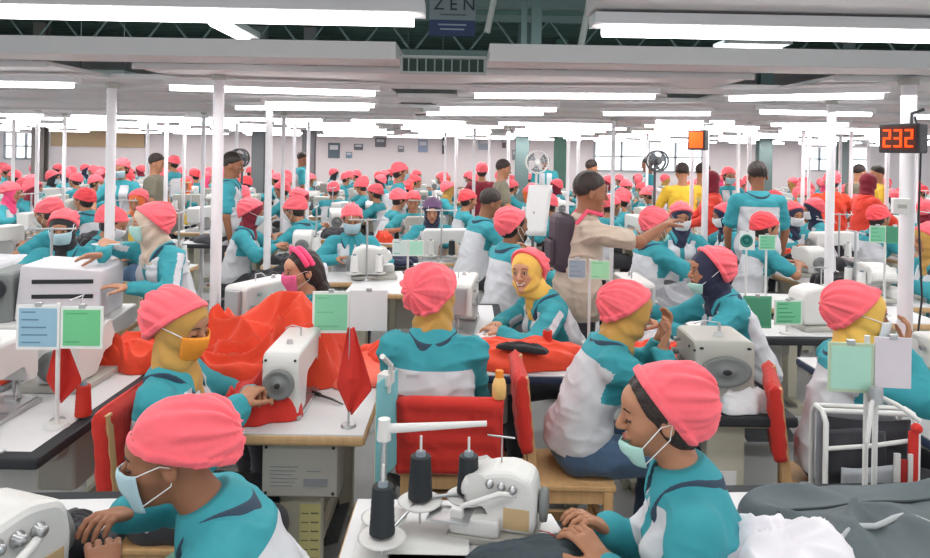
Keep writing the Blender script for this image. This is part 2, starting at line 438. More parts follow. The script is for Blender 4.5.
def person(label, loc, rz, q=1, g=1.0, male=False, seat=.46, lean=.18, lean2=None, side=0.0, tyaw=0.0, head=(0, .25, 0), hands=None, curl=.7,
           hand_dir=(None, None), palm=((0, 0, -1), (0, 0, -1)), pole=((.9, -.15, -.38), (-.9, -.15, -.38)), sleeve='long', shirt='uniform', cap='coral', cap_at=(.072, .072, 30), cap_puff=1.0,
           hijab=None, hair=None, mask='blue', mask_on=True, trousers='dark', skin=1, eyes='open', yoke=.80, legs='sit', smile=False, group=None, collar=True, legs_wide=.0, part_labels=None, knot=False, folds=1.0, hair_long=False, scarf_tuck=False, stripe=False):
    rs = random.Random(label); ph = rs.uniform(0, 6)
    vb = (.017, .013, .011)[q]; vs = (.015, .011, .0075)[q]; vh = (.010, .0065, .0045)[q]; vf = (.006, .0048, .0036)[q]
    hp = (seat + .10 * g) if legs == 'sit' else .87 * g
    lean2 = lean * 1.35 if lean2 is None else lean2
    P = np.array((0, 0, hp)); up1 = unit((sin(side), sin(lean), cos(lean))); Mi = P + up1 * .21 * g
    up2 = unit((sin(side) * 1.2, sin(lean2), cos(lean2))); N = Mi + up2 * .25 * g
    xs = unit((cos(tyaw), sin(tyaw), 0)); xs = unit(xs - up2 * (xs @ up2)); fr = np.cross(up2, xs); fr1 = unit(np.cross(up1, (cos(tyaw * .4), sin(tyaw * .4), 0)))
    sw = (.182 if male else .158) * g
    SR = N - up2 * .05 * g + xs * sw + fr * .01; SL = N - up2 * .05 * g - xs * sw + fr * .01
    nl = min(lean2 + .12, .9); Hc = N + unit((sin(side) * .8, sin(nl), cos(nl))) * .176 * g
    Rh = rot3(*head); hs = g * (1.0 if male else .98)
    T = lambda v: Hc + Rh @ (np.array(v, float) * hs)
    RT = Rh.T
    if hands is None: hands = ((.13, .38, .87), (-.11, .40, .87))
    l1, l2 = .27 * g, .235 * g
    ER, WR = ik(SR, hands[0], l1, l2, pole[0]); EL, WL = ik(SL, hands[1], l1, l2, pole[1])
    hipx = .088 * g
    if legs == 'sit':
        kn = [np.array((s * (.11 + legs_wide), .40 * g, seat + .05)) for s in (1, -1)]; an = [np.array((s * (.11 + legs_wide * .6), .36 * g, .09)) for s in (1, -1)]
    else:
        kn = [np.array((s * .09, .01, .46 * g)) for s in (1, -1)]; an = [np.array((s * .09, -.02, .08)) for s in (1, -1)]
    hip = [P + np.array((s * hipx, .0, -.03)) for s in (1, -1)]
    mw = 1.08 if male else 1.0
    torso = [Ell(P + up1 * .01, (.162 * g * mw, .118 * g, .12 * g), None, .05),
             Cone(P + up1 * .03, Mi, .150 * g, .138 * g * mw, .05, (fr1, .74)),
             Cone(Mi, N - up2 * .13 * g, .138 * g * mw, .148 * g * mw, .05, (fr, .70)),
             Cone(SL, SR, .050 * g, .050 * g, .045),
             Cone(N + up2 * .035 * g, N - up2 * .06 * g, .050 * g, .088 * g, .05, (fr, .85))]
    if not male:
        torso += [Ell(N - up2 * .15 * g + fr * .085 * g + xs * s * .062 * g, (.062 * g,) * 3, None, .04) for s in (1, -1)]
    armR = [Cone(SR, ER, .050 * g, .042 * g, .03), Cone(ER, WR, .040 * g, .030 * g, .02)]
    armL = [Cone(SL, EL, .050 * g, .042 * g, .03), Cone(EL, WL, .040 * g, .030 * g, .02)]
    leg = []
    for h, k_, a_ in zip(hip, kn, an): leg += [Cone(h, k_, .088 * g, .062 * g, .04), Cone(k_, a_, .058 * g, .040 * g, .03)]
    feet = [Cone(a_ + np.array((0, -.02, -.045)), a_ + np.array((0, .13, -.055)), .036, .030, .02) for a_ in an]
    # ---- the body: one mesh (trunk and limbs, then finely meshed head and hands that grow out of it)
    parts = []
    neck = [Cone(N - up2 * .03, Hc + Rh @ np.array((0, -.02, -.05)), .054 * g, .050 * g, .02)]
    V, Q = surf(torso + neck + [c.grow(-.006) for c in armR + armL + leg] + feet, vb); parts.append((V, Q, 0))
    hd = [Ell(T((0, -.014, .036)), np.array((.075, .094, .084)) * hs, RT, .02), Cone(T((0, .022, .0)), T((0, .04, -.066)), .064 * hs, .040 * hs, .03, (Rh[:, 0], .92)),
          Ell(T((0, .056, .045)), np.array((.056, .034, .038)) * hs, RT, .02), Cone(T((.034, .048, -.016)), T((.022, .056, -.05)), .032 * hs, .024 * hs, .02), Cone(T((-.034, .048, -.016)), T((-.022, .056, -.05)), .032 * hs, .024 * hs, .02),
          Cone(T((0, .086, .018)), T((0, .106, -.016)), .0085 * hs, .0125 * hs, .010), Ell(T((.011, .094, -.020)), np.array((.009, .010, .007)) * hs, RT, .006), Ell(T((-.011, .094, -.020)), np.array((.009, .010, .007)) * hs, RT, .006),
          Ell(T((0, .077, -.087)), np.array((.022, .018, .016)) * hs, RT, .02), Ell(T((0, .087, -.046)), np.array((.024, .010, .010)) * hs, RT, .008),
          Ell(T((.033, .096, .012)), np.array((.017, .016, .010)) * hs, RT, .014, True), Ell(T((-.033, .096, .012)), np.array((.017, .016, .010)) * hs, RT, .014, True),
          Ell(T((.030, .073, .012)), np.array((.017, .014, .012)) * hs, RT, .004), Ell(T((-.030, .073, .012)), np.array((.017, .014, .012)) * hs, RT, .004)]
    for s in (1, -1) if not hijab else ():
        hd += [Ell(T((s * .078, -.012, -.002)), np.array((.009, .019, .031)) * hs, RT @ np.array(Matrix.Rotation(s * .35, 3, 'Z')).T, .006), Ell(T((s * .088, -.008, .002)), np.array((.006, .010, .017)) * hs, RT, .004, True)]
    hd += [Cone(T((0, -.02, -.04)), N - up2 * .02, .050 * g, .055 * g, .03)]
    V, Q = surf(hd, vh); parts.append((V, Q, 0))
    for W, E, s, hdv, pn in ((WR, ER, 1, hand_dir[0], palm[0]), (WL, EL, -1, hand_dir[1], palm[1])):
        d = unit(W - E) if hdv is None else unit(hdv)
        pr = [Cone(E + (W - E) * (.1 if sleeve == 'short' else .5), W, .036 * g if sleeve == 'short' else .029 * g, .024 * g, .012)] + hand_prims(W, d, pn, s, g * .98, curl)
        V, Q = surf(pr, vf); parts.append((V, Q, 0))
    mb = []          # eyes, brows, lips as small closed shapes of the same mesh
    def small(c, r, mi, n=8):
        b = MB(); b.ball((0, 0, 0), r, n, 6); VV = np.array([T(np.array(c) + np.array(v)) for v in b.V]); mb.append((VV, b.F, mi))
    def stroke(pts, r, mi):
        b = MB(); b.tube(pts, r, 6); mb.append((np.array([T(v) for v in b.V]), b.F, mi))
    for s in (1, -1):
        if eyes == 'open':
            small((s * .031, .0795, .012), (.0125, .009, .0062), 1); small((s * .031, .0865, .012), (.0055, .004, .0055), 2)
            stroke([(s * .018, .086, .015), (s * .031, .0905, .0195), (s * .045, .081, .015)], .0018, 2)
        else:
            stroke([(s * .017, .084, .005), (s * .031, .0885, .002), (s * .046, .078, .006)], .0026, 2)
        k_ = .005 if smile else 0.0; stroke([(s * .013, .090, .030 + k_), (s * .030, .0895, .036 + k_ * 1.4), (s * .049, .076, .030 + k_)], [.0018, .0028, .0012], 3)
    if smile:
        stroke([(-.027, .081, -.040), (-.012, .092, -.050), (.012, .092, -.050), (.027, .081, -.040)], [.003, .0065, .0065, .003], 1)
        stroke([(-.031, .079, -.038), (-.014, .090, -.057), (.014, .090, -.057), (.031, .079, -.038)], [.002, .0035, .0035, .002], 4); stroke([(-.027, .082, -.042), (0, .098, -.043), (.027, .082, -.042)], [.002, .004, .002], 4)
    else:
        stroke([(-.022, .085, -.046), (0, .098, -.043), (.022, .085, -.046)], [.002, .0045, .002], 4); stroke([(-.018, .087, -.050), (0, .097, -.053), (.018, .087, -.050)], [.002, .0055, .002], 4)
    VV, FF, FM = [], [], []; o = 0
    for V, Q, mi in parts + mb:
        VV.append(V); FF += [tuple(int(x) + o for x in f) for f in Q]; FM += [mi] * len(Q); o += len(V)
    me = mesh_from('person', np.concatenate(VV), FF, [M_skin(skin), mat('eye_white', (222, 216, 208), .3), mat('eye_dark', (38, 26, 22), .3), mat('brow_hair', (62, 44, 38), .8), mat('lips', (172, 92, 86), .45)], FM)
    root = link('person', me); root.location = loc; root.rotation_euler = (0, 0, rz); tag(root, label, 'person', group)
    PL = part_labels or {}
    def part(name, V, Q, m, attr=None, parent=None):
        ob = link(name, mesh_from(name, V, Q, [m], attr=attr), parent or root)
        if name in PL: ob['label'] = PL[name]
        return ob
    # ---- trousers
    hem = -.02
    tr = [torso[0].grow(.004), Cone(P + up1 * .02, P + up1 * .12 * g, .152 * g, .135 * g, .04, (fr1, .76))] + [c.grow(.008) for c in leg]
    if legs == 'sit': post_t = lambda X, F: np.maximum(F, -(X[..., 2] - .07)) if q == 0 else crease(X, np.maximum(F, -(X[..., 2] - .07)), .010, ph)
    else: post_t = lambda X, F: np.maximum(F, -(X[..., 2] - .05))
    V, Q = surf(tr, vs * 1.25, post_t); part('trousers', V, Q, M_cloth(trousers))
    # ---- shirt
    ug = .014 * g
    tR = [c.grow(ug) for c in armR]; tL = [c.grow(ug) for c in armL]
    if sleeve == 'short':
        def cut(a): e = a[0].a + (a[0].b - a[0].a) * .72; return [Cone(a[0].a, e, .066 * g, .060 * g, .03)]
        tR, tL = cut(armR), cut(armL)
    else:
        for a, W, E in ((tR, WR, ER), (tL, WL, EL)): a[1] = Cone(E, W - unit(W - E) * .012, .055 * g, .040 * g, .03)
    body = [Cone(P - up1 * (.10 if legs == 'stand' else .02) * g, P + up1 * .03, .162 * g * mw, .162 * g * mw, .04, (fr1, .82))] + [c.grow(ug) for c in torso[:4]] + [torso[4].grow(.010)] + [c.grow(.010) for c in torso[5:]]
    z_hem = P - up1 * (.05 if legs == 'sit' else .13) * g
    def post(X, F):
        amp = .0040 * folds; y = X[..., 2]; x = X[..., 0]; yy = X[..., 1]
        w = np.sin(30 * y + 22 * x * np.sign(x + 1e-6) + 2.2 * np.sin(17 * x + ph) + 1.6 * np.sin(21 * yy - ph)) * .6 + np.sin(52 * y - 31 * yy + 2.0 * np.sin(26 * x + 1.7 * ph)) * .4
        F = F + amp * w
        if q > 0: F = crease(X, F, (.014 if q == 2 else .010) * folds, ph)
        F = np.maximum(F, -((X - z_hem) @ up1))
        nk = N + up2 * .034 * g; return np.maximum(F, (X - nk) @ unit(up2 - fr * .30))
    V, Q = surf(body + tR + tL, vs, post)
    if shirt == 'uniform':
        dT = dist(body, V); dA = np.minimum(dist(tR, V), dist(tL, V))
        L = np.linalg.norm(N - P); t = (V - P) @ unit(N - P); u = (V - N) @ xs; f = (V - Mi) @ fr
        back = t - yoke * L
        front = np.maximum(np.minimum(np.abs(u) - .122 * g, t - .52 * L), .020 - np.abs(u))
        pt = np.where(f > -.005, np.maximum(front, t - .95 * L), back)
        attr = np.maximum(pt, dT - dA)
        if stripe:           # a pale strip runs down the outside of the sleeve
            for S_, E_, W_ in ((SR, ER, WR), (SL, EL, WL)):
                o_ = xs if S_ is SR else -xs
                k = (V - S_) @ o_; near = np.where(dA < dT, 1, -1)
                strip = .020 - np.abs((V - S_) @ np.cross(unit(E_ - S_), o_)); attr = np.where((near > 0) & (k > -.01) & (strip > 0) & (dist([Cone(S_, E_, .06, .06)], V) < .02), -strip, attr)
        m = UNI()
    else: attr = None; m = M_cloth(shirt)
    sh = part('shirt', V, Q, m, attr)
    if collar and q > 0:      # a turned-down collar that lies on the shirt, open at the throat, its edge piped
        pr = [torso[2].grow(ug + .008), torso[3].grow(ug + .013), Cone(N + up2 * .052 * g, N - up2 * .06 * g, .067 * g, .114 * g, .05, (fr, .92))]
        def cpost(X, F):
            l = X - N; u_ = l @ xs; f_ = l @ fr; h_ = l @ up2; rad = np.sqrt(u_ ** 2 + f_ ** 2); fw = np.clip(f_ / np.maximum(rad, 1e-6), 0, 1)
            out = rad - (.100 + .030 * fw ** 2) * g; gap = np.where(f_ > 0, (.010 + .42 * np.maximum(.045 * g - h_, 0)) * g - np.abs(u_), -1.0)
            lim = np.maximum(out, np.maximum(gap, -(h_ + .085 * g)))
            return np.maximum(np.maximum(F, lim), h_ - .050 * g)
        V, Q = surf(pr, .0075 if q == 1 else .0055, cpost)
        if len(V):
            l = V - N; u_ = l @ xs; f_ = l @ fr; h_ = l @ up2; rad = np.sqrt(u_ ** 2 + f_ ** 2); fw = np.clip(f_ / np.maximum(rad, 1e-6), 0, 1)
            ed = np.minimum((.100 + .030 * fw ** 2) * g - rad, np.where(f_ > 0, np.abs(u_) - (.010 + .42 * np.maximum(.045 * g - h_, 0)) * g, 1.0)) - .0018
            if shirt == 'uniform': part('collar', V, Q, two_tone('collar_cloth', TEAL, (58, 74, 92)), ed, sh)
            else: part('collar', V, Q, m, None, sh)
    # ---- headwear
    if hijab:
        hv = vh * 1.25
        pr = [Ell(T((0, -.012, .036)), np.array((.088, .106, .099)) * hs, RT, .03), Ell(T((0, .012, -.045)), np.array((.075, .084, .082)) * hs, RT, .04), Cone(T((0, -.015, -.07)), N + up2 * .03 + fr * .01, .066 * hs, .070 * hs, .04)]
        if not scarf_tuck: pr += [Cone(N + up2 * .03, N + fr * .06 - up2 * .06, .078, .088, .05, (fr, .8))]
        pr += [Ell(T((0, .130, -.010)), np.array((.056, .115, .082)) * hs, RT, .012, True)]
        V, Q = surf(pr, hv, lambda X, F: F + .0045 * np.sin(75 * X[..., 2] + 45 * X[..., 1] + 3 * np.sin(30 * X[..., 0] + ph)) * np.clip((Hc[2] + .02 - X[..., 2]) / .08, .25, 1))
        part('headscarf', V, Q, M_cloth(hijab))
    if hair:
        hv = vh * 1.2
        if hair == 'short':
            pr = [Ell(T((0, -.016, .050)), np.array((.086, .101, .096)) * hs, RT, .02)]
            n_ = np.array((0, -.60, .80)); p0 = np.array((0, .070, .078))
        else:
            pr = [Ell(T((0, -.018, .040)), np.array((.085, .102, .092)) * hs, RT, .02), Ell(T((0, -.05, -.03)), np.array((.074, .062, .07)) * hs, RT, .04)]
            n_ = np.array((0, -.93, .36)); p0 = np.array((0, .052, .06))
            if hair_long: pr += [Cone(T((0, -.085, -.02)), T((-.01, -.11, -.14)), .05, .040, .04), Cone(T((-.01, -.11, -.14)), N - up2 * .14 - fr * .09, .040, .022, .04)]
        def hpost(X, F):
            l = (X - Hc) @ Rh / hs
            ear = (l[..., 1] - .0) * -.0
            return np.maximum(F + .0022 * np.sin(170 * l[..., 0] + 40 * l[..., 2]), -((l - p0) @ n_) * hs)
        V, Q = surf(pr, hv, hpost); part('hair', V, Q, M_hair())
    if cap:
        hv = vh * 1.15; cy, cz, ang = cap_at; a = R(ang); n_ = np.array((0, -sin(a), cos(a))); p0 = np.array((0, cy, cz)); w = .010 if hijab else (.004 if hair else 0.0)
        pf = cap_puff
        pr = [Ell(T((0, -.022, .046)), np.array((.083 + w, .101 + w, .090 + w)) * hs, RT, .03),
              Ell(T((0, -.060 - .02 * pf, .046)), np.array((.076 + .009 * pf + w, .066 + .012 * pf, .074 + .008 * pf)) * hs, RT, .04),
              Ell(T((0, -.075, -.005)), np.array((.066 + w, .056 + .012 * pf, .062)) * hs, RT, .04)]
        if knot: pr += [Ell(T((0, -.125 - .010 * pf, .02)), np.array((.045, .030, .042)) * hs, RT, .03)]
        def cpost(X, F):
            l = (X - Hc) @ Rh / hs; x_, y_, z_ = l[..., 0], l[..., 1] + .05, l[..., 2] - .03
            phi = np.arctan2(z_, x_); rr = np.sqrt(x_ * x_ + z_ * z_) ; k = np.clip((.07 - y_) / .12, .15, 1)
            F = F + (.0052 * np.sin(11 * phi + 1.5 * np.sin(3 * phi + ph) + 18 * y_) + .002 * np.sin(23 * phi + 30 * y_ + ph)) * k * np.clip(rr / .03, 0, 1)
            if q > 0: F = crease(X, F, .007, ph, (9, 9, 9))
            pl = ((l - p0) @ n_) * hs
            rim = np.maximum(np.abs(F - .001) - .008, np.abs(pl - .008) - .011)
            return smin(np.maximum(F, -pl), rim, .005)
        V, Q = surf(pr, hv, cpost); part('cap', V, Q, M_cloth(cap))
    # ---- face mask with its ear loops
    if mask:
        drop = 0.0 if mask_on else -.058
        def mf(u, v):
            th = (u - .5) * 2 * 1.28; zz = (.004 - .098 * v) * (1 if mask_on else .62); cn = cos(th)
            wv = .0022 * abs(sin(v * 3 * pi)) * max(cn, 0)
            e = .068 + .010 * sin(pi * min(v * 1.25, 1)) * max(cn, 0) ** 2
            yy = .036 + (e + wv) * max(cn, .0) ** .8 * (1 - .18 * v * v)
            if abs(u - .5) < .2: yy += .012 * (1 - abs(u - .5) / .2) * (1 - v) * 1.0
            xx = (.079 + .003 * (q < 2)) * sin(th) * (1 - .26 * v * v)
            if not mask_on: yy = .024 + (yy - .024) * .93; xx *= .92
            return T((xx, yy, zz + drop - .0 * u))
        b = MB(); b.sheet(mf, 16, 10, .004 if q < 2 else .003); mo = b.build('face_mask', M_mask(mask), root)
        for n in ('face_mask',):
            if n in PL: mo['label'] = PL[n]
        if q > 0 and not hijab:
            for s in (1, -1):
                lb = MB(); top = mf((s + 1) / 2, .02); bot = mf((s + 1) / 2, .80); wrap = .088 if not mask_on else .084
                lb.tube([top, T((s * wrap, .005, .016 if mask_on else .0)), T((s * wrap, -.024, .004)), T((s * wrap, -.012, -.035)), bot], .0016 * g, 6); lb.build('ear_loop', mat('elastic_white', (228, 230, 230), .7), mo)
        elif q > 0:
            lb = MB(); lb.tube([mf(0, .02), T((-.094, -.03, .02)), T((0, -.125, .03)), T((.094, -.03, .02)), mf(1, .02)], .002, 6); lb.build('head_strap', mat('elastic_white', (228, 230, 230), .7), mo)
    return root
# ------------------------------------------------------------------ shared surface materials
def M_white(): return mat('white_enamel', (216, 216, 214), .35, var=.04, scale=9)
def M_grey(): return mat('grey_enamel', (176, 175, 168), .4, var=.05, scale=9)
def M_cream(): return mat('cream_metal', (198, 195, 178), .45, var=.06, scale=12)
def M_dark(): return mat('dark_rubber', (46, 49, 53), .6, var=.12)
def M_steel(): return mat('bright_steel', (190, 192, 194), .28, metal=.8, var=.06)
def M_iron(): return mat('dark_steel', (92, 95, 98), .4, metal=.5, var=.1)
def M_lam(): return mat('white_laminate', (222, 222, 224), .4, var=.03)
def M_ply(): return wood('pale_plywood', (206, 170, 126))
def M_wood(): return wood('chair_wood', (214, 172, 122))
def M_red(): return creased('red_cloth', (206, 52, 44), .8, var=.08, scale=18, bump=.2, bscale=40, sheen=.1, cs=.5, csc=8.0)
def M_navy(): return mat('navy_edge', (52, 62, 88), .55, var=.1)
def M_paper(): return mat('paper', (232, 232, 232), .8, var=.02)
def PAINT(n, rgb): return mat(n, rgb, .6, var=.05)

# ------------------------------------------------------------------ machines and furniture (operator side is -y, machine length along x)
def sewing_table(label, loc, rz, L=1.10, D=.52, edge='ply', group=None, box=True, far=False):
    t = empty('sewing_table', loc, rz, label, 'table', group)
    h = .75; em = {'ply': M_ply, 'dark': M_dark, 'navy': M_navy}[edge]()
    i_ = .045 if edge == 'dark' else 0.0
    b = MB(); b.box(-L / 2 + i_, L / 2 - i_, -D / 2 + i_, D / 2 - i_, h - .006, h - .0008); b.build('worktop', M_lam(), t)
    b = MB(); b.rprism([(-L / 2 - .008, -D / 2 - .008), (L / 2 + .008, -D / 2 - .008), (L / 2 + .008, D / 2 + .008), (-L / 2 - .008, D / 2 + .008)], h - .042, h - (.0062 if edge != 'dark' else .0012), .012); b.build('edge_board', em, t)
    for s in (-1, 1):
        b = MB(); x = s * (L / 2 - .10); b.box(x - .035, x + .035, -.08, .08, .06, h - .042, .008); b.box(x - .03, x + .03, -D / 2 + .03, D / 2 - .03, .025, .06, .008); b.box(x - .03, x + .03, -D / 2 + .04, D / 2 - .04, h - .075, h - .042, .006)
        for yy in (-D / 2 + .06, D / 2 - .06): b.cyl(x, yy, 0, .026, .022, .018, 12)
        b.build('pedestal_leg', M_cream(), t)
    if not far:
        b = MB(); b.box(-L / 2 + .13, L / 2 - .13, .02, .05, .20, .24, .006); b.build('crossbar', M_cream(), t)
        b = MB(); b.add([(-.15, -.14, .10), (.15, -.14, .10), (.15, .10, .17), (-.15, .10, .17), (-.15, -.14, .12), (.15, -.14, .12), (.15, .10, .19), (-.15, .10, .19)], [(3, 2, 1, 0), (4, 5, 6, 7), (0, 1, 5, 4), (1, 2, 6, 5), (2, 3, 7, 6), (3, 0, 4, 7)])
        for x in (-.13, .13): b.box(x - .01, x + .01, .03, .055, .15, .21)
        b.build('foot_pedal', M_iron(), t)
    if box:
        b = MB(); b.box(-.10, .14, .03, .19, .42, h - .045, .012); b.cylx(.14, .20, .11, .60, .055, .045, 16); b.build('motor_box', M_grey(), t)
    return t

def sewing_machine(label, loc, rz, tone='white', group=None, far=False, blue=False):
    """lockstitch machine: bed, column with the handwheel at +x, arm, needle head at -x"""
    t = empty('sewing_machine', loc, rz, label, 'sewing machine', group); m = M_white() if tone == 'white' else M_grey()
    b = MB(); b.box(-.25, .235, -.088, .088, 0, .016, .005); b.box(-.25, -.06, -.07, .07, .016, .022, .002); b.build('bed', M_steel() if tone == 'white' else m, t)
    b = MB(); b.prism([(.085, .014), (.235, .014), (.235, .255), (.215, .292), (-.215, .300), (-.238, .285), (-.238, .105), (-.165, .105), (-.155, .185), (.06, .175), (.085, .15)], -.078, .078, 'y', .016); b.build('arm', m, t)
    b = MB(); b.cylx(.235, .250, 0, .165, .030, .030, 18); b.lathe([(.03, 0)], 0, 0, 3) if False else None
    keep = b.T; b.T = Matrix.Translation((.25, 0, .165)) @ Matrix.Rotation(pi / 2, 4, 'Y'); b.lathe([(.055, 0), (.066, .005), (.066, .022), (.058, .028), (.050, .022), (.024, .020), (.022, .030), (.004, .031)], 0, 0, 28); b.T = keep
    w = b.build('handwheel', PAINT('wheel_grey', (122, 126, 126)), t)
    if far: return t
    b = MB(); b.T = Matrix.Translation((.279, 0, .165)) @ Matrix.Rotation(pi / 2, 4, 'Y'); b.lathe([(.012, 0), (.012, .008), (.002, .009)], 0, 0, 12); b.build('wheel_hub', M_dark(), w)
    b = MB(); b.box(-.262, -.238, -.05, .05, .12, .28, .008); b.build('face_plate', M_steel(), t)
    b = MB(); b.cyl(-.20, 0, .05, .11, .006, None, 10); b.cyl(-.20, 0, .03, .05, .003, None, 8); b.build('needle_bar', M_steel(), t)
    b = MB(); b.box(-.215, -.185, -.03, .02, .022, .03); b.cyl(-.20, .022, .03, .12, .005, None, 8); b.build('presser_foot', M_steel(), t)
    for x_, z_, r_ in ((-.19, .18, .018), (-.14, .245, .011)): b = MB(); b.cyly(-.096, -.078, x_, z_, r_, r_ * .8, 16); b.build('tension_dial', M_steel(), t)
    b = MB()
    for x, z in ((.10, .03), (.22, .03), (.22, .25), (.10, .25)): b.cyly(-.081, -.076, x, z, .006, .006, 8)
    for yy in (-.062, .062):
        for z in (.035, .262): b.cylx(.234, .2385, yy, z, .006, .006, 8)
    b.build('screw', M_dark(), t)
    b = MB(); b.cyl(-.05, .02, .295, .335, .004, None, 8); b.tube([(-.05, .02, .335), (-.05, -.02, .345), (-.05, -.05, .33)], .003, 6); b.build('thread_guide', M_steel(), t); b = MB(); b.cyl(.08, 0, .290, .315, .016, .010, 12); b.build('oil_cap', M_steel(), t)
    b = MB(); b.box(.095, .205, -.081, -.077, .10, .17); b.build('badge', PAINT('badge_blue', (66, 88, 150)) if blue else PAINT('badge_grey', (150, 152, 152)), t)
    return t

def overlock_machine(label, loc, rz, group=None, tone='white', far=False):
    t = empty('overlock_machine', loc, rz, label, 'overlock machine', group); m = M_white() if tone == 'white' else M_grey()
    b = MB(); b.box(-.20, .17, -.15, .13, 0, .03, .008); b.build('base', M_grey(), t)
    b = MB(); b.prism([(-.02, .03), (.16, .03), (.17, .15), (.15, .235), (.06, .265), (-.03, .255), (-.10, .225), (-.155, .215), (-.165, .15), (-.10, .145), (-.03, .13)], -.085, .10, 'y', .022); b.build('body', m, t)
    b = MB(); b.box(-.19, .02, -.145, -.02, .03, .095, .012); b.build('looper_cover', m, t)
    b = MB(); b.T = Matrix.Translation((.17, .01, .12)) @ Matrix.Rotation(pi / 2, 4, 'Y'); b.lathe([(.03, 0), (.062, .006), (.066, .016), (.062, .034), (.03, .038), (.01, .03)], 0, 0, 24); b.build('handwheel', PAINT('wheel_grey', (122, 126, 126)), t)
    if far: return t
    for i, x in enumerate((-.03, .02, .07)):
        b = MB(); b.T = Matrix.Translation((x, -.085, .215 - .006 * i)) @ Matrix.Rotation(pi / 2, 4, 'X'); b.lathe([(.016, 0), (.018, .006), (.010, .01), (.012, .022), (.004, .024)], 0, 0, 14); b.build('tension_dial', M_steel(), t)
    b = MB(); b.tube([(.14, -.03, .16), (.02, -.13, .20), (-.13, -.14, .14), (-.16, -.14, .115)], [.011, .010, .010, .008], 10); b.box(-.185, -.13, -.155, -.125, .085, .13, .006); b.build('presser_arm', m, t)
    b = MB(); b.cyl(-.14, -.06, .10, .17, .006, None, 10); b.cyl(-.125, -.06, .10, .17, .004, None, 10); b.build('needle_bar', M_steel(), t)
    b = MB(); b.box(-.28, -.10, -.19, -.06, .088, .096, .003); b.build('cloth_plate', M_steel(), t)
    b = MB(); b.tube([(.0, .02, .26), (.0, .02, .36), (-.06, .0, .37), (.06, .0, .37)], .004, 6); b.build('thread_guide', M_steel(), t)
    b = MB(); b.box(.03, .14, -.0875, -.085, .05, .13); b.build('badge', PAINT('badge_tan', (196, 170, 130)), t)
    return t

def cone_thread(label, loc, col='black', h=.16, r=.036, group=None, tilt=None):
    t = empty('thread_cone', loc, 0, label, 'thread cone', group)
    cm = {'black': PAINT('thread_black', (44, 48, 52)), 'white': PAINT('thread_white', (226, 226, 224)), 'red': mat('thread_red', (206, 60, 48), .7), 'teal': PAINT('thread_teal', (60, 150, 150)), 'yellow': PAINT('thread_yellow', (226, 190, 80))}[col]
    b = MB(); n = 14; b.lathe([(r * (1 - .18 * i / n) + .0008 * (i % 2), .008 + h * i / n) for i in range(n + 1)], 0, 0, 20); b.build('thread', cm, t)
    b = MB(); b.lathe([(r * .5, 0), (r * .52, .008), (r * .40, h + .02), (r * .30, h + .02)], 0, 0, 14); b.build('cone_core', PAINT('core_grey', (120, 132, 142)), t)
    return t

def thread_stand(label, loc, rz, h=.55, arms=((-.12, .12),), group=None, discs=((-.1, 0), (.1, 0)), far=False):
    t = empty('thread_stand', loc, rz, label, 'thread stand', group)
    b = MB(); b.cyl(0, 0, 0, h, .009, None, 10); b.cyl(0, 0, 0, .012, .035, .03, 14); b.build('pole', M_steel(), t)
    b = MB(); b.tube([(-.15, 0, h - .01), (.15, 0, h - .01)], .006, 8)
    for s in (-1, 1): b.tube([(s * .13, 0, h - .01), (s * .13, 0, h + .015), (s * .13, -.02, h + .02)], .003, 6)
    b.build('eyelet_arm', M_steel(), t)
    if discs:
        b = MB(); b.tube([(min(d[0] for d in discs), discs[0][1], .05), (max(d[0] for d in discs), discs[0][1], .05)], .006, 8); b.build('spool_bar', M_steel(), t)
        for x, y in discs:
            b = MB(); b.lathe([(.006, .052), (.055, .054), (.058, .058), (.052, .062), (.006, .062)], x, y, 20); b.cyl(x, y, .062, .20, .003, None, 8); b.build('spool_disc', M_white(), t)
    return t

def placard(label, loc, rz, h, panels, group=None, pole_x=0.0, pole_col='white', tilt=0.0, thick=.006, extra=None):
    """panels: (x0, x1, z0, z1, colour name, rgb, lines) measured from the pole foot"""
    t = empty('placard_stand', loc, rz, label, 'sign', group)
    b = MB(); b.cyl(pole_x, .012, 0, h, .008, None, 10); b.cyl(pole_x, .012, 0, .012, .045, .04, 16); b.build('pole', M_white(), t)
    for x0, x1, z0, z1, rgb, lines in panels:
        b = MB(); b.box(x0, x1, -.004, .004, z0, z1); pb = b.build('panel', PAINT('board_%d_%d_%d' % rgb, rgb), t)
        if lines:
            b = MB(); w, hh = x1 - x0, z1 - z0; b.box(x0 + .06 * w, x1 - .06 * w, -.0052, -.004, z0 + .07 * hh, z1 - .07 * hh); b.build('sheet', PAINT('sheet_%d_%d_%d' % lines[0], lines[0]), pb)
            b = MB()
            for i in range(lines[1]):
                zz = z1 - hh * (.16 + .68 * i / max(lines[1] - 1, 1)); k = .62 + .2 * sin(5 * i + 10 * x0); b.box(x0 + .12 * w, x0 + .12 * w + .76 * w * k, -.0062, -.0052, zz - .005 * hh - .001, zz + .012 * hh + .001)
            if lines[1]: b.build('print', PAINT('ink_%d_%d_%d' % lines[2], lines[2]), pb)
        b = MB(); b.box((x0 + x1) / 2 - .012, (x0 + x1) / 2 + .012, -.007, .007, z1 - .006, z1 + .010, .002); b.build('clip', M_steel(), pb)
    return t

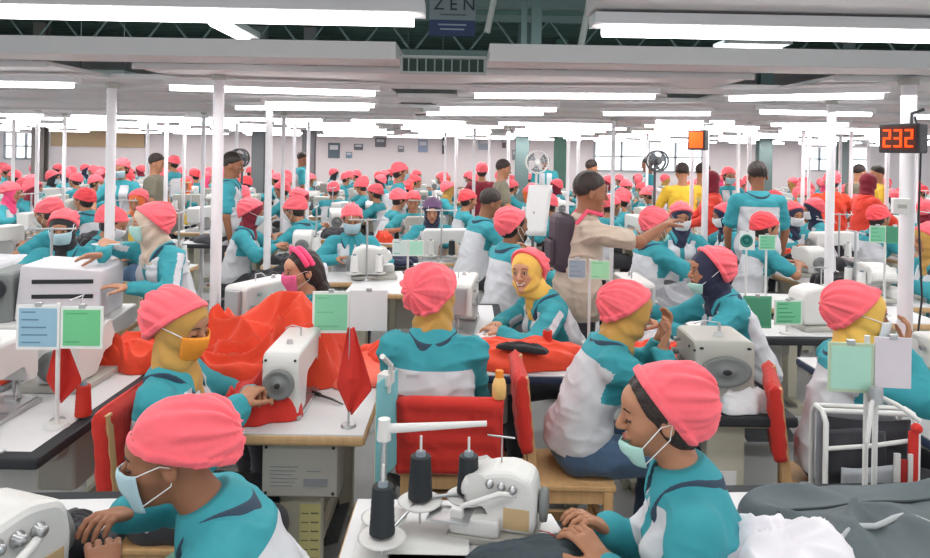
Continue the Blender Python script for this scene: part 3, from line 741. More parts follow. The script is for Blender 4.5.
def wooden_chair(label, loc, rz, cover=True, group=None, w=.36, d=.34, sh=.45, bh=.86, back=True):
    """stool-like chair, back at -y"""
    t = empty('wooden_chair', loc, rz, label, 'chair', group); m = M_wood()
    b = MB(); b.box(-w / 2, w / 2, -d / 2, d / 2 + .01, sh - .022, sh, .006); b.build('seat', m, t)
    for sx in (-1, 1):
        for sy in (-1, 1):
            x, y = sx * (w / 2 - .022), sy * (d / 2 - .022)
            b = MB(); b.box(x - .02, x + .02, y - .02, y + .02, 0, sh - .022, .004); b.build('leg', m, t)
    for sx in (-1, 1) if back else ():
        x = sx * (w / 2 - .02); b = MB(); y = -d / 2 + .018; b.add([(x - .018, y - .018, sh), (x + .018, y - .018, sh), (x + .018, y + .018, sh), (x - .018, y + .018, sh), (x - .018, y - .06, bh), (x + .018, y - .06, bh), (x + .018, y - .03, bh), (x - .018, y - .03, bh)], [(3, 2, 1, 0), (4, 5, 6, 7), (0, 1, 5, 4), (1, 2, 6, 5), (2, 3, 7, 6), (3, 0, 4, 7)]); b.build('back_post', m, t)
    b = MB()
    for sx in (-1, 1): x = sx * (w / 2 - .022); b.box(x - .011, x + .011, -d / 2 + .03, d / 2 - .03, .15, .19); b.box(x - .011, x + .011, -d / 2 + .03, d / 2 - .03, sh - .075, sh - .022)
    for sy in (-1, 1): y = sy * (d / 2 - .022); b.box(-w / 2 + .03, w / 2 - .03, y - .011, y + .011, sh - .075, sh - .022); b.box(-w / 2 + .03, w / 2 - .03, y - .011, y + .011, .22, .26)
    b.build('rail', m, t)
    for z0, z1 in () if not back else ((sh + .06, sh + .11), (sh + .17, sh + .22), (bh - .08, bh - .01)):
        b = MB(); f = lambda z: -d / 2 + .008 - .042 * (z - sh) / (bh - sh); b.box(-w / 2 + .03, w / 2 - .03, f(z0) - .010, f(z0) + .010, z0, z1, .004); b.build('back_slat', m, t)
    if cover:
        b = MB(); z0, z1 = sh + .135, bh + .012; W = w / 2 + .016
        def loop(u, v):      # a sleeve of cloth pulled over the back: u runs round it, v upwards
            z = z0 + (z1 - z0) * v; a = 2 * pi * u; yc = -d / 2 + .0 - .042 * (z - sh) / (bh - sh)
            ex = abs(cos(a)) ** .25 * (1 if cos(a) >= 0 else -1); ey = abs(sin(a)) ** .6 * (1 if sin(a) >= 0 else -1)
            k = 1 if v < .93 else math.sqrt(max(.05, 1 - ((v - .93) / .07) ** 2))
            wv = .0035 * sin(14 * u * 2 * pi * .5 + 5 * v) + .003 * sin(9 * v * 3 + 12 * u)
            return (W * ex * (1 + .012 * sin(7 * v)), yc + (.030 * k + wv) * ey, z + .004 * sin(a * 3))
        n, mz = 48, 18; V = [loop(i / n, j / mz) for j in range(mz + 1) for i in range(n)]; F = [(j * n + i, j * n + (i + 1) % n, (j + 1) * n + (i + 1) % n, (j + 1) * n + i) for j in range(mz) for i in range(n)]
        F.append(tuple(mz * n + i for i in range(n))); F.append(tuple(reversed(range(n))))
        b.add(V, F, True); b.build('back_cover', M_red(), t, label='bright red cloth sleeve over the chair back')
    return t

def heap(name, label, loc, rz, sx, sy, h, m, seed=0, cat='fabric', group=None, rough=1.0, drape=0.0, ridges=9, res=72, parts=None):
    """a crumpled pile of cloth: a closed lump with sharp ridged folds"""
    rs = np.random.RandomState(seed); n = res
    u, v = np.meshgrid(np.linspace(-1, 1, n), np.linspace(-1, 1, n), indexing='ij')
    x = u * np.sqrt(1 - v * v / 2.6) * sx; y = v * np.sqrt(1 - u * u / 2.6) * sy
    ang = np.arctan2(v, u); rim = 1 + .12 * np.sin(3 * ang + rs.rand() * 6) + .07 * np.sin(7 * ang + rs.rand() * 6); x *= rim; y *= rim
    e = np.clip(1 - np.maximum(np.abs(u), np.abs(v)) ** 3, 0, 1)
    def noise(f, seed_):
        g = np.random.RandomState(seed_).rand(int(f) + 4, int(f) + 4)
        def s(U, W):
            i, j = np.floor(U).astype(int) % (g.shape[0] - 1), np.floor(W).astype(int) % (g.shape[1] - 1); a, b2 = U - np.floor(U), W - np.floor(W); a = a * a * (3 - 2 * a); b2 = b2 * b2 * (3 - 2 * b2)
            return (g[i, j] * (1 - a) + g[i + 1, j] * a) * (1 - b2) + (g[i, j + 1] * (1 - a) + g[i + 1, j + 1] * a) * b2
        return s
    w1, w2 = noise(3, seed + 1), noise(3, seed + 2); U, W = (u + 1) * 1.2, (v + 1) * 1.2
    du, dv = w1(U, W) * 1.5, w2(U, W) * 1.5
    th_ = rs.rand() * pi; ur, vr = u * cos(th_) - v * sin(th_), u * sin(th_) + v * cos(th_)
    n1 = noise(3, seed + 3)((u + 1.1) * 1.3, (v + 1.1) * 1.3)
    r1 = 1 - np.abs(2 * noise(6, seed + 4)((ur + 1.5) * 1.8 + du, (vr + 1.5) * 1.1 + dv) - 1); r2 = 1 - np.abs(2 * noise(10, seed + 5)((ur + 1.5) * 3.4 + du * 1.6, (vr + 1.5) * 2.2 + dv * 1.6) - 1)
    z = e ** .55 * (.30 + .36 * n1) + (.30 * r1 ** 2 + .13 * r2 ** 2) * e ** .5 * rough
    z = np.maximum(z, 0) * h + .004
    if drape: z -= drape * np.clip(-v - .72, 0, 1) ** 1.2 * 3
    V = np.stack([x, y, z], -1).reshape(-1, 3); V2 = V.copy(); V2[:, 2] = np.minimum(V2[:, 2] - .003, 0.0 if not drape else 9); idx = np.arange(n * n).reshape(n, n)
    q = np.stack([idx[:-1, :-1], idx[1:, :-1], idx[1:, 1:], idx[:-1, 1:]], -1).reshape(-1, 4); o = n * n
    ring = np.concatenate([idx[:, 0], idx[-1, 1:], idx[-2::-1, -1], idx[0, -2:0:-1]]); r2 = np.roll(ring, -1)
    side = np.stack([ring, ring + o, r2 + o, r2], -1)
    F = np.concatenate([q, q[:, ::-1] + o, side]); 
    ob = link(name, mesh_from(name, np.concatenate([V, V2]), F, [m])); ob.location = loc; ob.rotation_euler = (0, 0, rz); tag(ob, label, cat, group)
    return ob

def folded_stack(name, label, loc, rz, sx, sy, layers, cols, cat='fabric', group=None, seed=1, th=.018):
    """a neat stack of folded cloth: every folded piece is a part"""
    t = empty(name, loc, rz, label, cat, group); rs = random.Random(seed); z = 0
    for i in range(layers):
        dx, dy = rs.uniform(-.012, .012), rs.uniform(-.012, .012); k = rs.uniform(.93, 1.03); b = MB(); hh = th * rs.uniform(.8, 1.3)
        b.box(-sx / 2 * k + dx, sx / 2 * k + dx, -sy / 2 * k + dy, sy / 2 * k + dy, z, z + hh, hh * .42); z += hh
        b.build('folded_piece', M_cloth(cols[i % len(cols)]), t)
    return t

def red_flag(label, loc, rz, pole_h=.42, drop=.30, w=.13, group=None, flip=1):
    t = empty('red_flag', loc, rz, label, 'flag', group)
    b = MB(); b.cyl(0, 0, 0, pole_h, .004, None, 8); b.cyl(0, 0, 0, .01, .03, .026, 14); b.build('pole', M_steel(), t)
    def fn(u, v):     # hangs limp: narrow at the top, wide lower down, pointed at its lowest corner
        ww = w * (.18 + .82 * min(1, v * 1.5)) * (1 if v < .72 else 1 - (v - .72) / .28 * .86)
        x = (u - .35) * ww * flip; return (x, .012 * sin(u * 9 + v * 2) * (1 - v * .3) + .004, pole_h - .002 - drop * v - .02 * u * v)
    b = MB(); b.sheet(fn, 14, 18, .003); b.build('cloth', M_red(), t); return t

def led_display(label, loc, rz, digits, w=.19, h=.15, dp=.10, group=None, pole_reach=.0):
    t = empty('counter_display', loc, rz, label, 'display', group)
    b = MB(); b.box(-w / 2, w / 2, 0, dp, 0, h, .008); b.build('casing', PAINT('casing_dark', (66, 66, 70)), t)
    b = MB(); b.box(-w / 2 + .012, w / 2 - .012, -.003, 0, .014, h - .014); b.build('screen', PAINT('screen_brown', (92, 48, 40)), t)
    em = mat('led_orange', (255, 84, 18), .5, emit=.95, var=0)
    seg = {'2': 'abged', '3': 'abgcd'}; n = len(digits); cw = (w - .036) / max(n, 1)
    for i, ch in enumerate(digits):
        b = MB(); x0 = -w / 2 + .018 + cw * i + cw * .13; x1 = x0 + cw * .74; zb, zt = .028, h - .028; zm = (zb + zt) / 2; k = cw * .20
        S = {'a': (x0, x1, zt - k, zt), 'g': (x0, x1, zm - k / 2, zm + k / 2), 'd': (x0, x1, zb, zb + k), 'b': (x1 - k, x1, zm, zt), 'c': (x1 - k, x1, zb, zm), 'e': (x0, x0 + k, zb, zm), 'f': (x0, x0 + k, zm, zt)}
        for s in seg[ch]: a = S[s]; b.box(a[0], a[1], -.006, -.003, a[2], a[3])
        b.build('digit', em, t)
    if not digits:
        b = MB(); b.box(-w / 2 + .02, w / 2 - .02, -.006, -.003, .02, h - .02); b.build('lit_panel', em, t)
    b = MB(); b.tube([(w * .2, dp * .5, h), (w * .2, dp * .5, h + .05), (w * .2 + pole_reach, dp * .5 + .02, h + .07)], .008, 8); b.build('bracket', M_iron(), t)
    return t

def stand_fan(label, loc, rz, hub_z, r=.24, tone='white', group=None):
    t = empty('standing_fan', loc, rz, label, 'fan', group); m = M_white() if tone == 'white' else PAINT('fan_dark', (84, 86, 90))
    b = MB(); b.cyl(0, .06, .03, hub_z, .018, .016, 12); b.build('stand_pole', m, t)
    b = MB(); b.lathe([(.22, 0), (.22, .02), (.03, .045), (.02, .06)], 0, .06, 28); b.build('base', m, t)
    b = MB(); b.cyly(.0, .16, 0, hub_z, .06, .045, 18); b.build('motor', m, t)
    b = MB()
    for y in (-.07, .03):
        for rr in ((r, .6 * r, .3 * r) if y < 0 else (r,)):
            b.tube([(rr * cos(2 * pi * k / 32), y + (.02 if rr == r and y < 0 else 0), hub_z + rr * sin(2 * pi * k / 32)) for k in range(32)], .012 if rr == r else .003, 6, True)
    for k in range(20): a = 2 * pi * k / 20; b.tube([(.03 * cos(a), -.075, hub_z + .03 * sin(a)), (r * .7 * cos(a), -.07, hub_z + r * .7 * sin(a)), (r * cos(a), -.03, hub_z + r * sin(a)), (r * cos(a), .03, hub_z + r * sin(a)), (.05 * cos(a), .04, hub_z + .05 * sin(a))], .002, 4)
    b.build('guard', m, t)
    for k in range(3):
        a = 2 * pi * k / 3 + .4; b = MB()
        b.sheet(lambda u, v: ((.03 + (r - .05) * u) * cos(a + (v - .5) * (.5 + .6 * u)), -.02 + .04 * (v - .5) * (1 - .3 * u), hub_z + (.03 + (r - .05) * u) * sin(a + (v - .5) * (.5 + .6 * u))), 6, 6, .004); b.build('blade', PAINT('fan_blade', (120, 126, 132)), t)
    b = MB(); b.cyly(-.085, 0, 0, hub_z, .035, .04, 16); b.build('hub', m, t)
    return t

def support_pole(label, x, y, z1, r=.03, z0=0.0, group=None):
    t = empty('support_pole', (x, y, 0), 0, label, 'pole', group)
    b = MB(); b.cyl(0, 0, z0, z1, r, None, 16); b.build('tube', PAINT('pole_white', (226, 224, 228)), t)
    b = MB(); b.cyl(0, 0, z0, z0 + .012, r + .05, None, 16); b.build('base_plate', M_grey(), t)
    b = MB(); b.cyl(0, 0, z1 - .03, z1, r + .012, None, 16); b.build('collar_ring', M_grey(), t)
    return t

def lamp(label, x, y, z, L=1.2, rz=0.0, group=None, w=.07, hang=0):
    t = empty('fluorescent_lamp', (x, y, z), rz, label, 'lamp', group)
    b = MB(); b.box(-L / 2 - .03, L / 2 + .03, -w / 2, w / 2, .018, .05); b.build('housing', PAINT('lamp_housing', (220, 220, 222)), t)
    if hang:
        b = MB()
        for s in (-1, 1): b.cyl(s * L * .4, 0, .05, hang, .004, None, 6)
        b.build('hanger_rod', M_iron(), t)
    b = MB(); b.cylx(-L / 2, L / 2, 0, .003, .017, None, 12); b.build('tube', mat('lamp_tube', (255, 252, 250), .5, emit=LAMP_E, var=0), t)
    return t
LAMP_E = 9.0
# ------------------------------------------------------------------ the hall
def struct(o): o['kind'] = 'structure'; return o
def concrete(name, rgb):
    m = mat(name, rgb, .55, var=.10, scale=1.6, bump=.08, bscale=30); return m
b = MB(); b.box(-14, 14, -7, 19.6, -.1, 0); struct(b.build('floor', concrete('floor_concrete', (168, 170, 170))))
WM = mat('far_wall_paint', (226, 218, 220), .8, var=.04, scale=1)
b = MB(); b.box(-14, 14, 19.5, 19.7, 0, 4.6); struct(b.build('wall_far', WM))
b = MB(); b.box(-14.2, -14, -7, 19.7, 0, 4.6); struct(b.build('wall_left', WM))
b = MB(); b.box(14, 14.2, -7, 19.7, 0, 4.6); struct(b.build('wall_right', WM))
# corrugated steel roof high above the light boards
b = MB(); b.sheet(lambda u, v: (-14 + 28 * u, -7 + 26.6 * v, 4.5 + .05 * (1 if (v * 60) % 1 < .5 else -1)), 1, 240, .01); ro = struct(b.build('roof', mat('roof_green', (100, 126, 120), .5, var=.12, scale=2)))
# steel roof trusses
for i, yy in enumerate((3.6, 8.2, 12.8)):
    b = MB(); b.box(-14, 14, yy, yy + .12, 3.5, 3.66); b.box(-14, 14, yy, yy + .12, 4.2, 4.32)
    for k in range(28): x = -14 + k; b.tube([(x, yy + .06, 3.6), (x + .5, yy + .06, 4.26), (x + 1, yy + .06, 3.6)], .03, 6)
    struct(b.build('trim_%d' % (i + 1), PAINT('truss_grey', (84, 96, 96))))
# the low boards that carry the lamps: strips side by side, with openings where the roof shows through
CM = mat('board_grey', (210, 207, 208), .6, var=.03, scale=3)
cb = MB()
def strip(y0, y1, z, segs, th=.02, lip=.012):
    for x0, x1 in segs:
        cb.box(x0, x1, y0, y1, z, z + th)
        cb.box(x0, x1, y0, y0 + .02, z - lip, z)          # front lip
strip(-7, .55, 2.22, [(-13.9, 13.9)])
strip(1.15, 1.55, 2.23, [(-13.9, -.13), (.36, 13.9)]); strip(1.57, 2.12, 2.215, [(-13.9, -.13), (.36, 13.9)], .05)
strip(3.05, 3.42, 2.22, [(-13.9, -.31), (.10, 13.9)], .055, .022); strip(3.44, 3.62, 2.235, [(-13.9, 13.9)])
strip(3.64, 4.28, 2.215, [(-13.9, -2.18), (-1.74, 1.50), (1.92, 13.9)])
strip(4.30, 4.78, 2.225, [(-13.9, 13.9)]); strip(4.80, 5.25, 2.215, [(-13.9, -.52), (-.06, 1.38), (1.74, 13.9)])
yy = 5.27; k = 0
while yy < 19.4:
    w = (.7, .5, .9, .6)[k % 4]; y1 = min(yy + w, 19.45); x = -.6 + (k % 3) * .3
    strip(yy, y1, (2.215, 2.23)[k % 2], [(-13.9, x - .3), (x, 13.9)] if k % 3 == 1 else [(-13.9, 13.9)]); yy = y1 + .02; k += 1
struct(cb.build('ceiling', CM))
# vents set into two of the openings
def vent(label, p0, p1, y, z0, z1, n):
    t = empty('air_vent', ((p0 + p1) / 2, y, z0), 0, label, 'vent'); w = p1 - p0
    b = MB(); b.box(-w / 2, w / 2, -.01, .012, z1 - z0 - .012, z1 - z0); b.box(-w / 2, w / 2, -.01, .012, 0, .010); b.box(-w / 2, -w / 2 + .012, -.01, .012, .010, z1 - z0 - .012); b.box(w / 2 - .012, w / 2, -.01, .012, .010, z1 - z0 - .012); b.build('frame', PAINT('vent_frame', (170, 174, 174)), t)
    b = MB(); b.box(-w / 2 + .012, w / 2 - .012, .022, .03, .010, z1 - z0 - .012); b.build('dark_interior_sheet', PAINT('vent_interior_shade', (66, 84, 78)), t)  # added sheet, its dark colour stands for the dim space behind the slats
    for i in range(n): b = MB(); x = -w / 2 + w * (i + 1) / (n + 1); b.box(x - .003, x + .003, -.006, .02, .010, z1 - z0 - .012); b.build('slat', PAINT('vent_slat', (142, 156, 152)), t)
    return t
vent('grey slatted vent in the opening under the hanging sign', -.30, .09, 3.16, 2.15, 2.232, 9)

# the far wall: bright windows, notices and a brown board
def window(n, x0, x1, z0, z1):
    t = empty('window_%d' % n, ((x0 + x1) / 2, 19.49, z0)); t['kind'] = 'structure'; w = x1 - x0; h = z1 - z0
    b = MB(); b.box(-w / 2, w / 2, -.01, 0, 0, h); b.build('pane', mat('daylight_pane', (240, 246, 250), .3, emit=1.6, var=0), t)
    b = MB(); 
    for i in range(5): x = -w / 2 + w * i / 4; b.box(x - .03, x + .03, -.05, -.01, 0, h)
    b.box(-w / 2, w / 2, -.05, -.01, h / 2 - .02, h / 2 + .02); b.box(-w / 2, w / 2, -.05, -.01, -.03, .03); b.build('window_frame', PAINT('frame_grey', (170, 176, 180)), t)
def side_fill_panel(n, s):  # added glowing windows, unseen, put in to brighten the ceiling and hall
    t = empty('window_%d' % n, (s * 13.98, 6.5, 1.0)); t['kind'] = 'structure'
    b = MB(); b.box(0, -s * .02, -12, 12, 0, 1.1); b.build('pane', mat('side_fill_glow', (240, 246, 250), .3, emit=3.0, var=0), t)
    b = MB()
    for i in range(17): y = -12 + 1.5 * i; b.box(-s * .02, -s * .07, y - .03, y + .03, 0, 1.1)
    b.box(-s * .02, -s * .08, -12, 12, -.05, .0); b.box(-s * .02, -s * .08, -12, 12, 1.1, 1.15); b.build('window_frame', PAINT('frame_grey', (170, 176, 180)), t)
side_fill_panel(4, -1); side_fill_panel(5, 1)
window(1, 3.6, 6.6, 1.35, 2.15); window(2, 9.4, 11.2, 1.45, 2.1); window(3, -12.8, -11.6, 1.4, 2.1)
for i, (px0, px1, py0, py1, c) in enumerate(((328, 340, 143, 158, (94, 108, 118)), (354, 363, 144, 150, (110, 112, 120)), (346, 352, 152, 158, (120, 140, 160)), (375, 386, 138, 147, (120, 120, 126)), (398, 404, 146, 152, (130, 134, 140)), (418, 428, 140, 152, (150, 160, 186)), (442, 446, 138, 154, (86, 80, 84)), (478, 490, 138, 150, (168, 178, 190)), (502, 506, 138, 148, (120, 104, 108)), (512, 518, 150, 160, (140, 140, 146)))):
    p = at(px0, py1, 19.48); q = at(px1, py0, 19.48); t = empty('wall_notice', ((p.x + q.x) / 2, 19.49, p.z)); tag(t, ('blue-grey', 'small dark', 'pale blue', 'dark grey', 'tiny grey', 'lilac', 'tall narrow dark', 'pale blue square', 'narrow brown', 'mid-grey low')[i] + ' notice on the pale far wall, ' + ('first', 'second', 'third', 'fourth', 'fifth', 'sixth', 'seventh', 'eighth', 'ninth', 'tenth')[i] + ' along from the dark column', 'notice', 'notices on the far wall')
    b = MB(); w = (q.x - p.x) / 2; h = q.z - p.z; b.box(-w, w, -.03, 0, 0, h); b.build('board', PAINT('notice_%d' % i, c), t)
    b = MB(); b.box(-w * .7, w * .7, -.034, -.03, h * .55, h * .85); b.build('print', PAINT('notice_print', (206, 206, 210)), t)
p, q = at(48, 146, 19.3), at(142, 127, 19.3)
t = empty('wall_board', ((p.x + q.x) / 2, 19.48, p.z)); tag(t, 'long brown board along the far wall behind the left crowd', 'board')
b = MB(); b.box(p.x - t.location.x, q.x - t.location.x, -.05, 0, 0, q.z - p.z); b.build('board', PAINT('board_brown', (186, 160, 128)), t)
for i, (px, d, c) in enumerate(((259, 15, (112, 118, 120)), (309, 15, (126, 124, 128)), (522, 14, (104, 124, 124)), (560, 16, (92, 128, 116)), (40, 15, (120, 114, 112)), (764, 14, (96, 112, 112)), (845, 15, (120, 130, 130)))):
    p = at(px, 150, d); t = empty('steel_column', (p.x, d, 0), 0, ('dark steel column', 'grey steel column', 'broad green-grey column', 'green column', 'brown-grey column', 'dark green column', 'pale grey column')[i] + ' at the far end of the hall, ' + ('second', 'third', 'fourth', 'fifth', 'first', 'sixth', 'seventh')[i] + ' from the left', 'column', 'columns at the far end')
    b = MB(); b.box(-.13, .13, -.10, -.07, 0, 4.4); b.box(-.13, .13, .07, .10, 0, 4.4); b.box(-.02, .02, -.07, .07, 0, 4.4); b.build('shaft', PAINT('column_%d' % i, c), t)
    b = MB(); b.box(-.2, .2, -.18, .18, 0, .03); b.build('foot_plate', PAINT('column_%d' % i, c), t)

# lamps
def lamp_px(label, x0, y0, x1, y1, z=2.14, group='fluorescent lamps under the boards', w=.07):
    a, c = at_z(x0, y0, z), at_z(x1, y1, z); v = c - a
    return lamp(label, (a.x + c.x) / 2, (a.y + c.y) / 2, z - .0, v.length - .06, math.atan2(v.y, v.x), group, w)
lamp_px('large bright lamp above the left sewing rows, nearest of all', -20, 13, 425, 22, 2.155, w=.10)
lamp_px('large bright lamp above the red counter, beside the roof gap', 592, 32, 1000, 40, 2.155, w=.10)
near = [(-40, 84, 78, 86, 'short bright lamp at the left edge, below the opening'), (165, 88, 380, 94, 'long lamp behind the tall white pole'), (470, 96, 660, 97, 'long lamp over the standing man in khaki'), (724, 99, 890, 96, 'tilted lamp leading to the lit counter'),
        (233, 108, 372, 109, 'lamp above the young woman with a hair band'), (262, 104, 378, 106, 'paler lamp just above the hair band lamp'), (437, 109, 560, 110, 'slim lamp above the round fan'), (424, 114, 546, 114, 'lower slim lamp above the round fan'), (600, 114, 714, 114, 'lamp over the dark orange counter'), (757, 112, 874, 115, 'lamp over the man seen from behind'),
        (137, 119, 216, 120, 'lamp between the two left poles'), (653, 122, 737, 123, 'lamp touching the orange counter'), (768, 125, 852, 125, 'lamp crossing the right-hand white pole'), (905, 117, 990, 118, 'lamp beside the red counter at the edge'), (30, 126, 122, 126, 'lamp at the left behind the second pole')]
for x0, y0, x1, y1, n in near: lamp_px('white ' + n, x0, y0, x1, y1)
ORD = ('first', 'second', 'third', 'fourth', 'fifth', 'sixth', 'seventh', 'eighth', 'ninth', 'tenth', 'eleventh', 'twelfth', 'thirteenth', 'fourteenth', 'fifteenth', 'sixteenth', 'seventeenth', 'eighteenth', 'nineteenth', 'twentieth', 'twenty-first', 'twenty-second', 'twenty-third', 'twenty-fourth', 'twenty-fifth', 'twenty-sixth', 'twenty-seventh', 'twenty-eighth', 'twenty-ninth', 'thirtieth')
lp = None
for r, d in enumerate((8.4, 9.4, 10.6, 12.0, 13.6, 15.4, 17.4)):
    n = 0; x = -.68 * d + (r % 2) * .9
    while x < .68 * d:
        x += random.uniform(-.1, .1); lab = 'far fluorescent lamp, %s from the left in lamp row %s' % (ORD[n], ('one', 'two', 'three', 'four', 'five', 'six', 'seven')[r])
        if lp is None: lp = lamp(lab, x, d, 2.145, 1.35, 0, 'far fluorescent lamps')
        else: copy_tree(lp, (x, d + random.uniform(-.1, .1), 2.145), 0, lab)
        n += 1; x += 1.75
p = at(231, 33, 3.4); t = lamp('short lamp seen end-on in the roof gap', p.x, p.y, p.z, .5, pi / 2, None, .12, 4.5 - p.z)
# small lamps standing in for bright louvre windows seen through the openings
for i, (px, py, d) in enumerate(((102, 77, 6.5), (425, 85, 8.0), (752, 48, 6.0))):
    p = at(px, py, d); lamp('small lamp standing in for a window glimpsed through the ' + ('left', 'middle', 'right')[i] + ' ceiling opening', p.x, p.y, p.z, .5, 0, None, .3, 4.5 - p.z)
# hanging sign
t = empty('hanging_sign', at(452, 36, 4.2), R(3), 'grey and blue hanging sign reading ZEN', 'sign'); s_ = 4.2 / FPX
b = MB(); b.box(-23 * s_, 23 * s_, 0, .02, 16 * s_, 45 * s_); b.build('upper_board', PAINT('sign_grey', (152, 160, 166)), t)
b = MB(); b.box(-23 * s_, 23 * s_, 0, .02, 0, 16 * s_); b.build('lower_board', PAINT('sign_blue', (72, 82, 122)), t)
def lettering(body, size, loc, m, parent, name='lettering'):
    cu = bpy.data.curves.new(name, 'FONT'); cu.body = body; cu.size = size; cu.extrude = .002; cu.align_x = 'CENTER'
    o = bpy.data.objects.new(name, cu); COL.objects.link(o); me = bpy.data.meshes.new_from_object(o.evaluated_get(bpy.context.evaluated_depsgraph_get()))
    bpy.data.objects.remove(o); me.materials.append(m); ob = link(name, me, parent); ob.location = loc; ob.rotation_euler = (pi / 2, 0, 0); return ob
lettering('Z E N', 17 * s_, (2 * s_, -.004, 26 * s_), PAINT('ink_dark', (58, 66, 76)), t)
b = MB()
for i, w in enumerate((14, 12)): b.box(-w * s_, w * s_, -.002, 0, (10.5 - 4.5 * i) * s_, (12 - 4.5 * i) * s_)
b.build('small_print', PAINT('print_pale', (176, 182, 200)), t)
b = MB(); b.box(-12 * s_, 14 * s_, -.002, 0, 20.5 * s_, 22 * s_); b.build('small_print', PAINT('print_mid', (104, 112, 122)), t)
b = MB(); b.tube([(-18 * s_, .01, 45 * s_), (-18 * s_, .01, 1.6)], .006, 6); b.tube([(18 * s_, .01, 45 * s_), (18 * s_, .01, 1.6)], .006, 6); b.build('wire', M_iron(), t)
# roof columns and a cable tray in the gap
for i, (px, w) in enumerate(((524, .05), (536, .09))):
    p = at(px, 40, 6.5); t = empty('roof_strut', (p.x, 6.5, 2.28), 0, ('thin', 'thick')[i] + ' dark strut rising to the green roof beside the sign', 'strut')
    b = MB(); b.box(-w / 2, w / 2, -w / 2, w / 2, 0, 2.2); b.build('shaft', PAINT('strut_dark', (70, 84, 84)), t); b = MB(); b.box(-w, w, -w, w, 0, .02); b.build('foot_plate', PAINT('strut_dark', (70, 84, 84)), t)
for i, (px0, py0, px1, py1, d) in enumerate(((487, 33, 495, -6, 3.5), (580, 50, 590, 0, 3.2))):
    a_, b_ = at(px0, py0, d), at(px1, py1, d); t = empty('cable_tray', a_, 0, ('pale slanting bar beside the hanging sign', 'pale slanting bar at the end of the bright lamp')[i], 'bar')
    b = MB(); b.tube([(0, 0, 0), b_ - a_, b_ - a_ + Vector((0, .2, .3))], .016, 8); b.build('bar', PAINT('bar_pale', (206, 206, 204)), t)

# white support poles
PG = 'white support poles of the sewing lines'
for px, d, r, n in ((217, 4.0, .031, 'tall thick white pole behind the orange-masked woman'), (110, 4.7, .031, 'white pole beside the standing woman'), (268, 6.0, .030, 'white pole left of the young woman with a hair band'), (830, 5.0, .030, 'white pole above the woman in yellow scarf'), (705, 6.8, .030, 'white pole just right of the orange counter'),
                    (907, 3.62, .036, 'thick white pole that carries the red counter')): support_pole(n, at(px, 200, d).x, d, 2.215, r, group=PG)
for i, (px, d) in enumerate(((37, 8.5), (64, 9.2), (13, 10), (147, 9.8), (166, 8.8), (203, 8.2), (184, 11), (283, 8.0), (294, 9.6), (236, 10.5), (308, 9.4), (456, 11), (474, 10.4), (489, 12), (508, 11), (445, 12.5), (568, 9.6), (578, 11), (613, 8.0), (647, 11.5), (692, 8.6), (738, 9.4), (749, 8.4), (803, 9.0), (809, 11), (840, 10.4), (851, 9.2), (868, 10.6), (887, 8.6), (916, 9.4))):
    support_pole('slim white pole in the far crowd, %s from the left' % ORD[i] if False else 'slim white pole among the far workers, pole %s counted from the left' % ORD[sorted([37, 64, 13, 147, 166, 203, 184, 283, 294, 236, 308, 456, 474, 489, 508, 445, 568, 578, 613, 647, 692, 738, 749, 803, 809, 840, 851, 868, 887, 916]).index(px)], at(px, 170, d).x, d, 2.215, .024, group='slim white poles in the distance')

# lit counters on the poles
p = at(898, 153, 3.45); led_display('dark counter showing 232 in orange digits', p, R(-58), '232', .19, .145, .09, 'lit counters on the poles', .05)
p = at(696, 150, 6.6); led_display('small dark counter glowing plain orange on the middle pole', p, R(-40), '', .17, .19, .09, 'lit counters on the poles', .16)
p = at(903, 214, 3.55); t = empty('switch_box', p, R(-20), 'pale switch box fixed to the counter pole', 'switch box')
b = MB(); b.box(-.05, .03, -.03, .03, 0, .08, .006); b.build('casing', M_white(), t); b = MB(); b.box(-.03, .01, -.034, -.03, .03, .05); b.build('switch', M_grey(), t)
t = empty('cable', (at(913, 300, 3.6).x, 3.58, 0), 0, 'thin dark cable hanging down the counter pole', 'cable'); b = MB(); x0 = 0
b.tube([(0, 0, .76), (.02, -.02, 1.1), (.008, 0, 1.5), (.015, 0, 1.9), (-.02, 0, 2.02)], .005, 6); b.build('cord', M_dark(), t)

# ------------------------------------------------------------------ the near workers and their stations
FACE_R, FACE_L = -pi / 2, pi / 2
# front left: woman in profile, looking down
person('woman in coral cap and pale blue mask in profile, working at the lower left', (-.405, 1.74, 0), R(104), q=2, seat=.40, lean=.36, lean2=.50, head=(0.0, .16, 0), cap_at=(.084, .060, 22), cap_puff=1.25, mask='blue', skin=2, eyes='down', hands=((.16, .42, .86), (-.14, .40, .86)), part_labels={'cap': 'puffy coral cloth cap gathered at the back'}, knot=True)
wooden_chair('wooden stool under the woman at the lower left', (-.405, 1.75, 0), R(104), cover=False, sh=.40, back=False)
sewing_table('sewing table before the woman at the lower left', (-1.17, 1.62, 0), R(94), edge='dark', L=1.0)
overlock_machine('white overlock machine in front of the woman at the lower left', (-1.03, 1.50, .75), R(72))
heap('dark_garment', 'black cloth lying by the lower left machine', (-1.05, 1.84, .752), .3, .10, .10, .07, M_cloth('black'), 3, 'garment')
